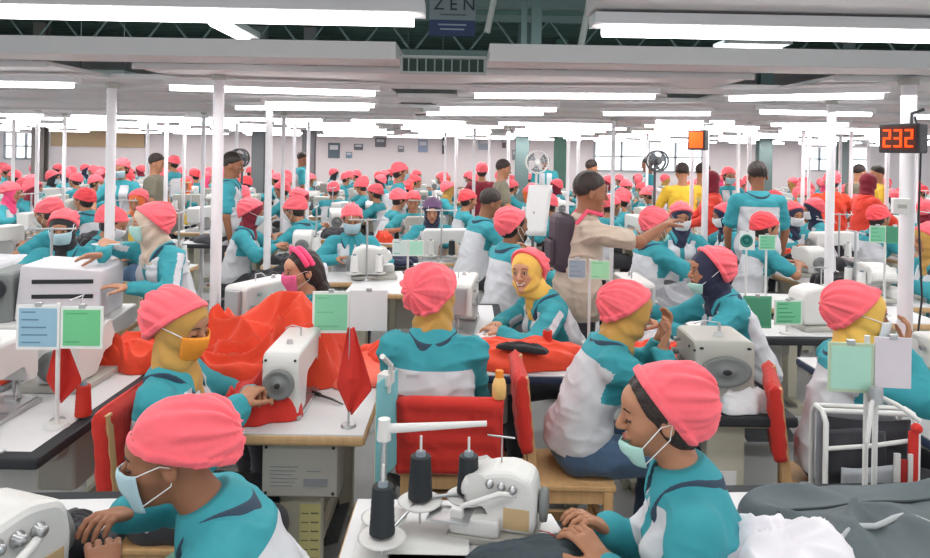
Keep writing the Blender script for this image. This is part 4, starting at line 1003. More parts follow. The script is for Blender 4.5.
# front right: woman in profile with her mask under the chin
person('woman in coral cap with pale green mask pulled under her chin', (.70, 1.84, 0), R(82), q=2, seat=.40, lean=.18, lean2=.28, head=(.02, .16, 0), cap_at=(.030, .098, 60), cap_puff=1.25, mask='green', mask_on=False, skin=1, eyes='down', hair='long', hands=((.05, .30, .765), (-.12, .31, .765)), pole=((.2, -.2, -1), (-.5, -.3, -.9)), yoke=.74, part_labels={'hair': 'dark hair showing before the cap', 'face_mask': 'pale green mask worn under the chin'})
wooden_chair('wooden stool under the woman with her mask down', (.71, 1.86, 0), R(82), cover=False, sh=.40, back=False)
sewing_table('sewing table with cone stand and overlock machine in the middle front', (-.03, 1.56, 0), R(90), D=.55, L=1.1)
overlock_machine('white overlock machine beside the black thread cones', (.115, 1.95, .75), R(-14)).scale = (.64, .64, .70)
heap('dark_garment', 'dark grey garment on the table below the overlock machine', (.17, 1.80, .752), .2, .15, .06, .05, creased('cloth_slate', (70, 80, 86), .8, var=.1, bump=.3, bscale=20), 11, 'garment')
t = empty('thread_stand', (-.17, 1.86, .75), 0, 'steel thread stand with one long arm and four discs', 'thread stand')
b = MB(); b.box(-.10, .20, -.12, .10, 0, .014, .004); b.build('base_tray', M_white(), t)
pole_p = at(384, 440, 1.84); b = MB(); px_ = pole_p.x + .17; b.cyl(px_, -.02, .0, .325, .0085, None, 12); b.build('pole', M_steel(), t)
b = MB(); b.tube([(px_ - .01, -.02, .318), (px_ + .27, .0, .330)], [.013, .007], 10); b.cyl(px_, -.02, .29, .345, .019, .016, 14); b.build('thread_arm', M_white(), t)
DISC = [(at(420, 504, 1.95), .140, .034), (at(468, 499, 1.98), .125, .032), (at(382, 540, 1.80), .145, .033), (at(384, 520, 1.92), 0, 0)]
for (p, h, r) in DISC:
    q = p - Vector((-.17, 1.86, .75)); b = MB(); b.lathe([(.008, q.z), (.058, q.z + .004), (.063, q.z + .009), (.056, q.z + .012), (.008, q.z + .011)], q.x, q.y, 28); b.cyl(q.x, q.y, .012, q.z + (h and h + .05 or .03), .0035, None, 8); b.build('spool_disc', M_white(), t)
b = MB(); q = [p - Vector((-.17, 1.86, .75)) for p, _, _ in DISC]; b.tube([(q[0].x, q[0].y, .085), (q[1].x, q[1].y, .085)], .005, 8); b.tube([(q[2].x, q[2].y, .05), (q[0].x, q[0].y, .085)], .005, 8); b.build('spool_bar', M_steel(), t)
for (p, h, r), n in zip(DISC[:3], ('tall black thread cone left of the overlock machine', 'black thread cone half hidden by the overlock machine', 'black thread cone at the front foot of the steel stand')): cone_thread(n, p + Vector((0, 0, .012)), 'black', h * .82, r, 'black thread cones')
t = empty('glass_tray', (-.06, 1.70, .752), 0, 'white tray with a dark glassy panel beside the cones', 'tray')
b = MB(); b.box(-.12, .09, -.10, .10, 0, .012, .004); b.build('tray', M_white(), t); b = MB(); b.box(-.05, .03, -.06, .06, .0122, .0165); b.build('panel', mat('dark_glass', (110, 122, 124), .12, var=.3, scale=30), t)
t = empty('paper_sheet', (.21, 1.97, .752), R(12), 'white sheet of paper beside the overlock machine', 'paper'); b = MB(); b.box(-.07, .07, -.05, .05, 0, .002); b.build('sheet', M_paper(), t)
t = empty('thread_tail', (.15, 1.9, .76), 0, 'loose red thread trailing over the white paper', 'thread'); b = MB(); b.tube([(0, 0, .12), (.03, .0, .05), (.06, .03, .002), (.10, .02, .0), (.14, -.04, .001)], .0016, 5); b.build('strand', M_red(), t)

# the chair with the red cloth back in the middle and the woman seen from behind
wooden_chair('wooden chair with red cloth back, in the middle', (-.04, 2.85, 0), 0.0, w=.375, sh=.45, bh=.865)
person('woman seen from behind on the red-backed chair, coral cap over mustard scarf', (-.125, 2.87, 0), R(-4), q=2, seat=.46, lean=.10, lean2=.14, head=(-.55, .10, 0), hijab='mustard', cap='coral', cap_at=(.060, .080, 42), cap_puff=1.2, mask=None, skin=1, yoke=.76, hands=((.10, .42, .82), (-.10, .42, .82)), pole=((.25, -.2, -.9), (-.25, -.2, -.9)))
t = empty('drink_bottle', (at(502, 378, 2.62).x + .03, 2.60, .862), 0, 'small orange drink bottle on the red chair back', 'bottle')
b = MB(); b.lathe([(.022, 0), (.027, .006), (.027, .05), (.021, .072), (.013, .082)], 0, 0, 18); b.build('bottle_body', mat('juice_orange', (238, 190, 120), .25), t); b = MB(); b.cyl(0, 0, .080, .105, .016, .015, 16); b.build('bottle_cap', PAINT('cap_orange', (240, 140, 50)), t)
for t_ in (t,): t_.location = (.145, 2.645, .872)
sewing_table('navy-edged sewing table before the woman seen from behind', (.10, 3.53, 0), 0.0, L=1.12, D=.44, edge='navy')
heap('orange_garment', 'red-orange garments heaped right of the woman seen from behind', (.30, 3.52, .752), .1, .36, .17, .13, M_cloth('orange_red'), 21, 'garment', 'red-orange garments on the tables')
heap('orange_garment', 'red-orange garment left of the woman seen from behind', (-.36, 3.50, .752), .4, .14, .16, .13, M_cloth('orange_red'), 22, 'garment', 'red-orange garments on the tables')
heap('black_strap', 'black strap lying on the red-orange garments', (.30, 3.40, .845), 1.2, .05, .12, .04, M_cloth('black'), 5, 'strap')
# clip of papers hanging at the left of the chair
t = empty('clipboard_bundle', (-.265, 2.55, .62), R(72), 'teal and yellow folders hanging beside the red-backed chair', 'folders')
for i, (c, n) in enumerate((((122, 190, 198), 'teal_folder'), ((222, 190, 70), 'yellow_folder'), ((216, 218, 220), 'white_folder'))):
    b = MB(); b.box(-.09 + .015 * i, .09, i * .008, i * .008 + .005, 0, .36 - .03 * i); b.build(n, PAINT('folder_%d' % i, c), t)
b = MB(); b.tube([(0, 0, .30), (.0, -.01, .40), (-.10, -.02, .46)], .010, 8); b.box(-.03, .03, -.012, .03, .33, .37); b.build('bracket', M_white(), t)

# woman in jeans leaning over her work
wooden_chair('wooden chair with red cloth back under the woman in jeans', (.455, 3.0, 0), FACE_R, sh=.46, bh=.89)
person('woman in jeans with white back, hands raised to her face', (.50, 3.02, 0), R(-88), q=2, g=.93, seat=.48, lean=.28, lean2=.40, head=(.05, .30, 0), hijab='mustard', cap_at=(.036, .092, 48), cap_puff=1.0, mask=None, trousers='jeans', skin=1, yoke=.86, hands=((.06, .35, .98), (-.06, .38, 1.00)), hand_dir=((0, .35, .9), (0, .35, .9)), palm=((-.3, -1, 0), (.3, -1, 0)), pole=((.8, .2, -.9), (-.8, .2, -.9)), knot=True)
TBR = sewing_table('black-edged sewing table with the big grey machine', (1.10, 3.36, 0), FACE_R, L=1.06, D=.52, edge='dark')
b = MB(); b.box(.465, .468, -.045, .045, .30, .50); b.build('label_sheet', M_paper(), TBR)
sewing_machine('big grey sewing machine behind the woman with her mask down', (1.10, 3.05, .75), FACE_R, 'grey').scale = (.56, 1.6, .95)
heap('white_cloth', 'white cloth heaped at the corner of the black-edged table', (1.18, 2.96, .752), .2, .13, .11, .10, M_cloth('white'), 31, 'cloth')
cone_thread('red thread cone on the black-edged table', (1.23, 3.12, .752), 'red', .13, .03)
cone_thread('dark thread cone beside the red one on the black-edged table', (1.17, 3.16, .752), 'black', .13, .03)
heap('orange_garment', 'red-orange garments folded flat on the black-edged table', (1.16, 3.52, .752), .3, .22, .16, .12, M_cloth('orange_red'), 24, 'garment', 'red-orange garments on the tables')
heap('orange_garment', 'red-orange garment under the elbow of the woman in jeans', (.93, 3.62, .752), 1.2, .15, .12, .10, M_cloth('orange_red'), 25, 'garment', 'red-orange garments on the tables')

# left of the middle: table with the machine whose handwheel faces us
TS = sewing_table('sewing table with plywood edge and red flag', (-.60, 3.055, 0), FACE_R, L=.95, D=.485, box=False)
b = MB(); b.box(.36, .535, -.135, .145, .505, .706, .006); cbx = b.build('control_box', M_grey(), TS)
b = MB()
for i in range(6): b.box(.535, .5365, -.105, -.02 + .01 * (i % 3), .545 + .014 * i, .549 + .014 * i)
b.box(.535, .5365, .02, .11, .545, .575); b.box(.535, .5365, .03, .085, .60, .604); b.build('rating_plate', PAINT('ink_grey', (140, 144, 148)), cbx)
b = MB()
for yy in (-.12, .13):
    for zz in (.52, .69): b.cylx(.534, .539, yy, zz, .006, .006, 8)
b.build('screw', M_dark(), cbx)
b = MB(); b.box(.496, .499, .0, .078, .20, .46); yl = b.build('checklist', PAINT('checklist_yellow', (216, 212, 150)), TS, label='pale yellow checklist stuck on the pedestal')
b = MB()
for i in range(7): b.box(.499, .4998, .006, .034, .22 + .034 * i, .224 + .034 * i); b.box(.499, .4998, .042, .072, .22 + .034 * i, .226 + .034 * i)
b.build('print', PAINT('ink_olive', (132, 130, 96)), yl)
cbx.location.x = yl.location.x = -.085
sewing_machine('white sewing machine with grey handwheel toward us, beside the red flag', (-.70, 2.92, .75), FACE_R).scale = (.9, .92, .88)
red_flag('red pennant hanging limp on the plywood-edged table', (-.425, 2.66, .75), R(8), .375, .31, .13)
placard('mint and white placard above the red pennant', (-.50, 3.12, .75), R(4), .42, [(-.165, -.002, .235, .42, (226, 232, 226), ((134, 206, 168), 3, (116, 186, 150))), (.0, .165, .245, .425, (224, 224, 226), None)])
heap('red_garment', 'big red-orange garment heap between the orange-masked woman and the machine', (-.90, 3.17, .752), .3, .36, .25, .27, M_cloth('orange_red'), 41, 'garment', 'red-orange garments on the tables', rough=2.0, res=110)
heap('red_garment', 'red cloth in the hands of the orange-masked woman', (-.80, 2.78, .752), .2, .16, .15, .15, M_red(), 42, 'garment', rough=1.2)
heap('orange_garment', 'pink-orange strips spread behind the red pennant', (-.47, 3.36, .752), .1, .20, .27, .07, creased('cloth_salmon', (236, 112, 92), .8, var=.1, bump=.3, bscale=14), 43, 'garment', 'red-orange garments on the tables')
t = empty('cutting_tool', (-.55, 2.92, .752), R(-40), 'thin grey hand tool lying beside the white machine', 'tool'); b = MB(); b.tube([(-.06, 0, .01), (.02, 0, .012), (.09, 0, .008)], [.006, .005, .003], 8); b.build('shaft', M_iron(), t); b = MB(); b.tube([(-.12, 0, .010), (-.06, 0, .011)], .009, 8); b.build('handle', M_dark(), t)
person('woman in mustard scarf and orange mask holding red cloth', (-1.10, 2.63, 0), R(-88), q=2, seat=.385, lean=.0, lean2=.06, head=(-.30, .22, 0), hijab='mustard', cap_at=(.044, .088, 46), cap_puff=1.4, mask='orange', skin=1, eyes='down', hands=((.10, .29, .86), (-.08, .29, .84)), curl=1.1, yoke=.74, knot=True, pole=((.9, -.1, -.6), (-.9, -.1, -.6)))
wooden_chair('red-backed wooden chair of the orange-masked woman', (-1.045, 2.61, 0), FACE_R, sh=.40, bh=.86)

# far left table with the double placard
sewing_table('black-edged sewing table with the blue and green placard', (-1.72, 2.93, 0), FACE_R, L=1.16, D=.60, edge='dark')
sewing_machine('white sewing machine at the left edge below the placard', (-1.80, 2.62, .75), FACE_R)
overlock_machine('white overlock machine behind the placard pole', (-1.72, 3.12, .75), FACE_R)
placard('blue and green placard at the left above the table', (-1.515, 2.60, .75), R(2), .46, [(-.135, .022, .29, .455, (226, 228, 228), ((146, 184, 204), 5, (96, 132, 160))), (.026, .18, .295, .45, (222, 230, 224), ((112, 196, 140), 2, (92, 172, 122)))], pole_x=.01)
red_flag('red pennant against the blue and green placard pole', (-1.53, 2.66, .75), R(20), .33, .24, .12)
cone_thread('red thread cone on the black-edged table corner', (-1.455, 2.70, .752), 'red', .115, .030)
t = empty('black_tray', (-1.50, 2.66, .752), 0, 'small black tray under the red cone', 'tray') if False else None
heap('orange_garment', 'red-orange garment behind the orange-masked woman', (-1.52, 3.36, .752), .1, .24, .14, .17, M_cloth('orange_red'), 44, 'garment', 'red-orange garments on the tables', rough=1.3)

# standing woman at the white boxy machine
t = empty('fusing_machine', (-2.23, 3.94, .75), R(8), 'white boxy machine with grey round-knobbed end, at the left', 'machine')
b = MB(); b.box(-.34, .30, -.26, .26, 0, .10, .012); b.build('bed', M_white(), t)
b = MB(); b.prism([(-.20, .10), (.24, .10), (.24, .37), (-.17, .40)], -.16, .20, 'y', .012); hood = b.build('hood', mat('hood_white', (220, 218, 224), .5, var=.03), t)
for z in (.30, .22): b = MB(); b.box(-.11, .20, -.166, -.158, z, z + .022); b.build('slot', M_dark(), hood)
for x in (-.16, .06): b = MB(); b.box(x, x + .20, -.275, -.255, .045, .068); b.build('bar', M_dark(), t)
b = MB(); b.rprism([(-.35, -.20), (-.20, -.20), (-.20, .16), (-.35, .16)], .08, .36, .03); b.build('end_housing', PAINT('housing_grey', (126, 132, 132)), t)
b = MB(); b.cyly(-.235, -.20, -.275, .28, .06, .055, 22); b.cyly(-.25, -.235, -.275, .28, .02, .02, 14); b.build('knob', M_dark(), t)
sewing_table('white work table under the boxy machine', (-2.42, 3.92, 0), R(4), L=.95, D=.62, edge='ply', box=False)
person('standing woman in pale scarf and mask, hands on the boxy machine', (-1.74, 4.24, 0), R(142), q=2, g=.91, legs='stand', lean=.20, lean2=.30, head=(-.35, .10, 0), hijab='beige', cap_at=(.045, .092, 48), mask='green', skin=0, hands=((.04, .42, 1.185), (-.16, .36, 1.02)), palm=((-.3, .6, -.6), (0, 0, -1)), hand_dir=((.0, .9, .05), None), pole=((.9, -.1, .25), (-.8, -.3, -.5)), curl=.3, stripe=True)
folded_stack('folded_stack', 'orange and grey folded cloth at the left edge', (-2.05, 3.05, .752), .1, .24, .2, 5, ['grey', 'orange_red', 'jeans', 'orange_red', 'white'], seed=4, th=.03)

# young woman with a pink hair band and her dark-haired neighbour
person('young woman with pink hair band, pink mask and long dark hair', (-.79, 3.84, 0), R(128), q=2, g=.95, seat=.45, lean=.10, lean2=.16, head=(-.05, .12, 0), cap=None, hair='long', hair_long=True, mask='pink', skin=0, hands=((.14, .40, .84), (-.12, .40, .84)))
pn = [o for o in COL.objects if o.get('label') == 'young woman with pink hair band, pink mask and long dark hair'][0]
hcen = None
# a hair band round her head
def headband(root, g, lean2, lean, seat, hd):
    P = np.array((0, 0, seat + .10 * g)); M1 = P + unit((0, sin(lean), cos(lean))) * .21 * g; N = M1 + unit((0, sin(lean2), cos(lean2))) * .25 * g; nl = lean2 + .12; H = N + unit((0, sin(nl), cos(nl))) * .176 * g; Rm = rot3(*hd)
    b = MB(); hs = g * .98
    for dz, dy in ((0, 0), (.004, -.034)):
        pts = []
        for k in range(29):
            a = pi * (k / 28) * 1.0; x = .092 * cos(a); z = .045 + .092 * sin(a); y = .030 + dy - .035 * (1 - sin(a)) ; pts.append(H + Rm @ (np.array((x, y, z)) * hs))
        b.tube(pts, .0145, 8)
    b.ball(H + Rm @ (np.array((.03, .028, .140)) * hs), (.025, .018, .014))
    b.build('hair_band', M_cloth('pink'), root)
headband(pn, .95, .16, .10, .45, (-.05, .12, 0))
sewing_table('table between the two left rows, before the young woman', (-1.18, 4.25, 0), FACE_L, L=.80, D=.46)
sewing_machine('white sewing machine with blue badge before the young woman', (-1.14, 4.02, .75), R(66), blue=True)
cone_thread('black thread cone beside the blue-badged machine', (-1.30, 3.98, .752), 'black', .15, .032)
cone_thread('dark thread cone left of the blue-badged machine', (-1.36, 4.06, .752), 'black', .14, .03)
t = empty('cardboard_box', (-1.06, 4.40, .752), R(6), 'brown cardboard box behind the blue-badged machine', 'box'); b = MB(); b.box(-.17, .17, -.11, .11, 0, .15); b.build('carton', PAINT('carton_brown', (190, 154, 120)), t); b = MB(); b.box(-.17, .17, -.025, .025, .15, .1515); b.build('tape', PAINT('tape_tan', (204, 176, 140)), t)

# laughing woman, table and white machine
person('laughing woman in yellow scarf leaning in behind the red-orange garments', (.64, 4.08, 0), R(104), q=2, seat=.44, lean=.36, lean2=.46, head=(.75, .0, .10), hijab='yellow_scarf', cap_at=(.018, .104, 60), cap_puff=1.1, mask=None, smile=True, skin=0, hands=((.10, .42, .80), (-.10, .46, .80)), yoke=.8, stripe=True)
sewing_table('table with the spotted white machine in the middle', (.0, 4.36, 0), FACE_L, L=1.0, D=.50, edge='dark')
sewing_machine('white sewing machine between the laughing woman and the mustard scarf', (.0, 4.22, .75), R(84))
heap('white_cloth', 'pale cloth in the hands of the laughing woman', (.16, 3.92, .752), .4, .11, .09, .06, M_cloth('white'), 51, 'cloth')

# standing man in khaki reaching out
person('standing man in khaki shirt and backpack reaching out to the right', (.73, 4.46, 0), R(-84), q=2, g=1.03, male=True, legs='stand', lean=.05, lean2=.10, head=(-.05, .12, 0), cap=None, hair='short', mask=None, shirt='khaki', trousers='olive' if False else 'dark', sleeve='short', skin=2, hands=((.16, .50, 1.36), (-.18, .16, .86)), palm=((0, .2, -1), (1, 0, 0)), curl=.5, pole=((.7, -.4, -.5), (-.6, -.8, .1)))
t = empty('backpack', (.66, 4.46, 1.06), R(-84), 'pink-edged dark backpack on the man in khaki', 'backpack')
b = MB(); b.rprism([(-.13, -.10), (.13, -.10), (.13, .03), (-.13, .03)], 0, .36, .05); b.build('pack', PAINT('pack_dark', (70, 60, 70)), t)
b = MB(); b.rprism([(-.09, -.13), (.09, -.13), (.09, -.09), (-.09, -.09)], .04, .20, .02); b.build('front_pocket', PAINT('pack_dark', (70, 60, 70)), t)
for s in (-1, 1): b = MB(); b.tube([(s * .10, .03, .30), (s * .10, .10, .385), (s * .11, .20, .36)], .014, 8); b.build('strap', PAINT('pack_pink', (226, 84, 110)), t)
b = MB(); b.tube([(-.11, -.06, .05), (-.11, -.06, .33), (.11, -.06, .33), (.11, -.06, .05)], .008, 8); b.build('piping', PAINT('pack_pink', (226, 84, 110)), t)
t = placard('blue and green placard in front of the man in khaki', (.70, 3.86, .75), R(-8), .47, [(-.12, -.02, .36, .47, (196, 194, 188), ((150, 164, 178), 4, (116, 134, 152))), (.0, .11, .36, .47, (206, 214, 200), ((160, 222, 178), 2, (120, 190, 142)))])
sewing_table('table carrying the placard before the man in khaki', (.98, 4.30, 0), FACE_R, L=1.0, D=.46, edge='dark') if False else None
cone_thread('red thread cone with black cap before the man in khaki', (.72, 3.82, .752) if False else (.44, 3.60, .752), 'red', .13, .028)
# woman under the man's hand and her neighbours
person('woman with white back facing right, under the reaching hand', (1.43, 5.55, 0), R(-78), q=1, seat=.52, lean=.12, head=(-.1, .22, 0), cap_at=(.05, .085, 45), hair='long', mask='green', mask_on=False, sleeve='short', yoke=.84, skin=1, hands=((.12, .44, .92), (-.1, .44, .92)))
person('woman in navy scarf and white mask facing us, behind the reaching hand', (2.02, 6.55, 0), R(172), q=1, seat=.50, lean=.10, hijab='navy', mask='white', cap_at=(.055, .09, 40))
person('woman in navy scarf and coral cap stretching both arms left', (1.65, 3.98, 0), R(94), q=2, seat=.47, lean=.36, lean2=.42, head=(.0, .05, 0), hijab='navy', cap_at=(.020, .102, 58), cap_puff=1.2, mask='green', mask_on=False, skin=1, hands=((.14, .56, .90), (-.16, .58, .88)), yoke=.86, pole=((.7, -.1, -.6), (-.7, -.1, -.6)), knot=True)
sewing_table('table under the stretched arms of the navy-scarfed woman', (1.13, 4.05, 0), FACE_L, L=.8, D=.5, edge='dark', group=None, box=False)
sewing_machine('pale grey sewing machine under the stretched arms', (1.05, 4.32, .75), FACE_L, 'white')
heap('white_cloth', 'pale cloth spread before the navy-scarfed woman', (1.14, 4.02, .752), .4, .15, .14, .07, M_cloth('white'), 52, 'cloth')
# woman at the right with yellow scarf
person('woman in yellow scarf at the right with a hand at her face', (1.53, 2.88, 0), R(-102), q=2, g=.94, seat=.475, lean=.10, lean2=.16, head=(-.05, .12, 0), hijab='yellow_scarf', cap_at=(.028, .096, 52), cap_puff=1.2, mask='white', skin=1, yoke=.86, hands=((.04, .25, 1.04), (-.16, .40, .86)), hand_dir=((-.1, .2, .9), None), palm=((-.3, -1, 0), (0, 0, -1)), pole=((.8, .2, -.9), (-.7, -.2, -.8)))
wooden_chair('red-backed wooden chair of the yellow-scarfed woman', (1.52, 2.91, 0), R(-110), sh=.45, bh=.87)
TR = sewing_table('white-topped sewing table at the right before the yellow-scarfed woman', (2.02, 3.14, 0), FACE_R, L=1.1, D=.5, edge='navy')
sewing_machine('white sewing machine at the right edge', (2.06, 2.86, .75), FACE_R)
heap('red_garment', 'red garment heap at the foot of the counter pole', (2.16, 3.28, .752), .3, .18, .16, .20, M_red(), 61, 'garment', rough=1.3)
heap('orange_garment', 'red-orange garment lying below the counter pole', (1.98, 3.12, .752), .6, .16, .14, .08, M_cloth('orange_red'), 62, 'garment', 'red-orange garments on the tables')
p = at(865, 470, 2.2)
sewing_table('work table at the lower right holding the dark cloth', (1.19, 1.90, 0), R(4), L=1.0, D=.72, edge='dark', box=False)
placard('mint and pale grey placard at the right above the steel stand', (1.268, 2.17, .75), R(-6), .50, [(-.125, .008, .325, .478, (186, 206, 178), ((176, 224, 206), 0, (0, 0, 0))), (.012, .118, .345, .50, (222, 214, 222), None)], pole_x=-.005)
t = empty('thread_stand', (1.262, 2.13, .75), 0, 'white thread stand with spread arms below the mint placard', 'thread stand')
b = MB(); b.cyl(0, 0, 0, .34, .008, None, 12); b.cyl(0, 0, 0, .014, .05, .045, 18); b.build('pole', M_white(), t)
for e in ((.11, -.04, .27), (-.04, -.03, .20), (.09, .08, .28)):
    b = MB(); b.tube([(0, 0, .335), (e[0] * .5, e[1] * .5, .31), e], .007, 8); b.build('arm', M_white(), t)
b = MB(); b.cyl(0, 0, .31, .355, .022, .020, 14); b.build('hub', M_steel(), t)

# garment trolley with grey pieces
t = empty('garment_trolley', (1.40, 2.43, 0), R(-4), 'white tube trolley hung with dark grey garment pieces at the right', 'trolley')
b = MB(); W, D_, H_ = .150, .055, .93
for s in (-1, 1):
    b.tube([(s * W, -D_, .06), (s * W, -D_, H_ - .03), (s * W, -D_ + .03, H_), (s * W, D_ - .03, H_), (s * W, D_, H_ - .03), (s * W, D_, .06)], .009, 10)
for z in (H_, .30): b.tube([(-W, -D_ + .03, z), (W, -D_ + .03, z)], .009, 10); b.tube([(-W, D_ - .03, z), (W, D_ - .03, z)], .009, 10)
b.tube([(-W, -D_, H_ - .12), (0, -D_ - .005, H_ - .10), (W, -D_, H_ - .075)], .008, 8); b.build('frame', M_white(), t)
for sx in (-1, 1):
    for sy in (-1, 1): b = MB(); b.cylx(sx * W - .012, sx * W + .012, sy * D_, .03, .03, .03, 16); b.build('wheel', M_dark(), t)
def hang(x0, x1, y, z0, z1, m, name, ph=0):
    b = MB(); b.sheet(lambda u, v: (x0 + (x1 - x0) * u, y + .012 * sin(8 * u + ph) * v, z1 - (z1 - z0) * v - .01 * sin(3 * u + ph)), 16, 10, .006); return b.build(name, m, t)
hang(-.14, .145, -.02, .40, .91, M_cloth('dark'), 'hanging_piece', 0); hang(-.145, .12, .03, .38, .92, M_cloth('grey'), 'hanging_piece', 2)
hang(-.11, .06, -.085, .52, .77, creased('cloth_silver', (168, 172, 178), .8, bump=.2), 'grey_pocket', 1)
hang(-.145, .05, -.045, .72, .87, M_cloth('dark'), 'dark_flap', 3)
b = MB(); b.box(.110, .142, -.078, -.068, .57, .89, .003); b.build('red_tape', M_red(), t); b = MB(); b.ball((.135, -.075, .90), .018); b.build('red_tag', M_red(), t)
b = MB(); b.box(.055, .075, -.095, -.088, .56, .82); b.box(.10, .115, -.095, -.088, .56, .82); b.build('white_strip', M_white(), t); b = MB(); b.box(.076, .099, -.092, -.087, .57, .80); b.build('red_patch', PAINT('patch_maroon', (170, 44, 44)), t)

# cloth on the lower-right table
heap('slate_garment', 'slate grey garments heaped at the lower right corner', (1.20, 1.82, .752), -.06, .40, .28, .20, creased('cloth_slate_pile', (98, 108, 112), .8, var=.08, scale=10, bump=.4, bscale=16), 71, 'garment', rough=1.1, res=110)
def drape_line(name, ob, pts, r, m):
    """a seam line lying on a heap (points in the heap's own plan)"""
    from mathutils.bvhtree import BVHTree
    t = BVHTree.FromPolygons([v.co for v in ob.data.vertices], [p.vertices for p in ob.data.polygons]); P = []
    for i in range(len(pts) - 1):
        for k in range(8):
            x = pts[i][0] + (pts[i + 1][0] - pts[i][0]) * k / 8; y = pts[i][1] + (pts[i + 1][1] - pts[i][1]) * k / 8; h = t.ray_cast(Vector((x, y, 2)), Vector((0, 0, -1)))
            if h[0] is not None: P.append(h[0] + Vector((0, 0, r * .5)))
    for _ in range(2): P = [P[0]] + [(P[i - 1] + P[i] * 2 + P[i + 1]) / 4 for i in range(1, len(P) - 1)] + [P[-1]]
    b = MB(); b.tube(P, r, 6); return b.build(name, m, ob)
sl = [o for o in COL.objects if o.name.startswith('slate_garment')][0]
drape_line('pale_seam', sl, [(-.30, -.16), (-.10, -.10), (.12, -.12), (.36, -.17)], .007, mat('cloth_seam', (176, 182, 184), .8))
drape_line('dark_seam', sl, [(-.34, .06), (-.1, .10), (.14, .07), (.36, .10)], .004, PAINT('seam_dark', (62, 70, 74)))
heap('black_garment', 'black garments under the slate grey ones', (1.08, 1.58, .752), .1, .32, .14, .10, M_cloth('black'), 72, 'garment', rough=.9, res=70)
heap('white_cloth', 'crumpled white cloth beside the dark garments', (.80, 1.72, .752), .4, .14, .16, .22, creased('cloth_bright', (238, 236, 242), .8, var=.03, bump=.3, bscale=14), 73, 'cloth', rough=.5, res=70)
# bin and hose on the floor
t = empty('waste_bin', (-.83, 2.30, 0), 0, 'pale green plastic bin under the plywood-edged table', 'bin'); b = MB(); b.lathe([(.11, 0), (.14, .40), (.15, .41), (.15, .43), (.135, .43), (.105, .02), (.001, .02)], 0, 0, 28); b.build('bucket', mat('bin_green', (136, 186, 166), .4), t); b = MB(); b.tube([(-.145, 0, .42), (-.1, -.08, .46), (.1, -.08, .46), (.145, 0, .42)], .006, 8); b.build('handle', M_white(), t)
# ------------------------------------------------------------------ the workers further back
def un_y(px, py): return py - (px - PX) * math.tan(ROLL)
KIND = {
 'plain': dict(hair='long', mask='blue'), 'plain_bare': dict(hair='long', mask=None, sleeve='short', cap='coral_deep'), 'down': dict(hair='long', mask='white', head=(0, .5, 0), lean=.3, cap_puff=1.6, knot=True, sleeve='short'),
 'navy': dict(cap_at=(.045, .092, 46), hijab='navy', mask='white'), 'mustard': dict(cap_at=(.045, .092, 46), hijab='mustard', mask=None, cap_puff=1.4), 'maroon': dict(cap_at=(.045, .092, 46), hijab='maroon', mask='blue'), 'orange': dict(cap_at=(.045, .092, 46), hijab='orange', mask=None), 'rose': dict(hijab='pink', mask=None), 'black': dict(cap_at=(.045, .092, 46), hijab='black', mask='blue'), 'purple': dict(hijab='navy', cap='purple', mask=None),
 'man': dict(male=True, cap=None, hair='short', mask=None, sleeve='short', skin=2, seat=.52),
 'st_cap': dict(legs='stand', hair='long', mask='blue', sleeve='short', lean=.05, hands=((.2, .3, .95), (-.2, .3, .95))),
 'st_man': dict(legs='stand', male=True, g=1.07, cap=None, hair='short', mask=None, sleeve='short', lean=.03, skin=2, hands=((.25, .10, .80), (-.25, .10, .80))),
 'st_yellow': dict(legs='stand', male=True, g=1.04, cap=None, hair='short', mask=None, shirt='yellow', sleeve='short', lean=.03, hands=((.2, .2, .9), (-.2, .2, .9))),
 'st_khaki': dict(legs='stand', male=True, g=1.04, cap=None, hair='short', mask=None, shirt='olive', sleeve='short', lean=.03, hands=((.2, .2, .9), (-.2, .2, .9))),
 'st_orange': dict(legs='stand', hair='long', mask=None, shirt='orange_red', sleeve='short', lean=.05, hands=((.2, .25, .95), (-.2, .25, .95))),
 'st_red': dict(legs='stand', cap=None, hijab='maroon', mask=None, shirt='red', lean=.05, hands=((.15, .32, 1.0), (-.15, .32, 1.0))),
 'st_maroon': dict(legs='stand', hair='long', mask=None, shirt='maroon', sleeve='short', lean=.05, hands=((.2, .25, .95), (-.2, .25, .95))),
}
DESC = {'plain': 'coral cap and pale blue mask', 'plain_bare': 'coral cap, bare-faced', 'down': 'coral cap, head bowed', 'navy': 'navy scarf and white mask', 'mustard': 'coral cap and mustard scarf', 'maroon': 'coral cap and maroon scarf', 'orange': 'coral cap and orange scarf', 'rose': 'coral cap and rose scarf', 'black': 'black scarf and mask', 'purple': 'purple cap and navy scarf', 'man': 'bare-headed man in teal uniform',
        'st_cap': 'standing worker in coral cap', 'st_man': 'standing dark-haired man in teal uniform', 'st_yellow': 'standing man in yellow shirt', 'st_khaki': 'standing man in olive shirt', 'st_orange': 'standing worker in orange shirt', 'st_red': 'standing woman in maroon scarf and red top', 'st_maroon': 'standing worker in maroon shirt'}
PROTO = {}
def crowd(kind, x, y, rz, label, group, q=0, scale=1.0):
    k = (kind, q)
    if k not in PROTO:
        PROTO[k] = person(label, (x, y, 0), rz, q=q, group=group, **KIND[kind]); return PROTO[k]
    return copy_tree(PROTO[k], (x, y, 0), rz, label, group)
TP = {}
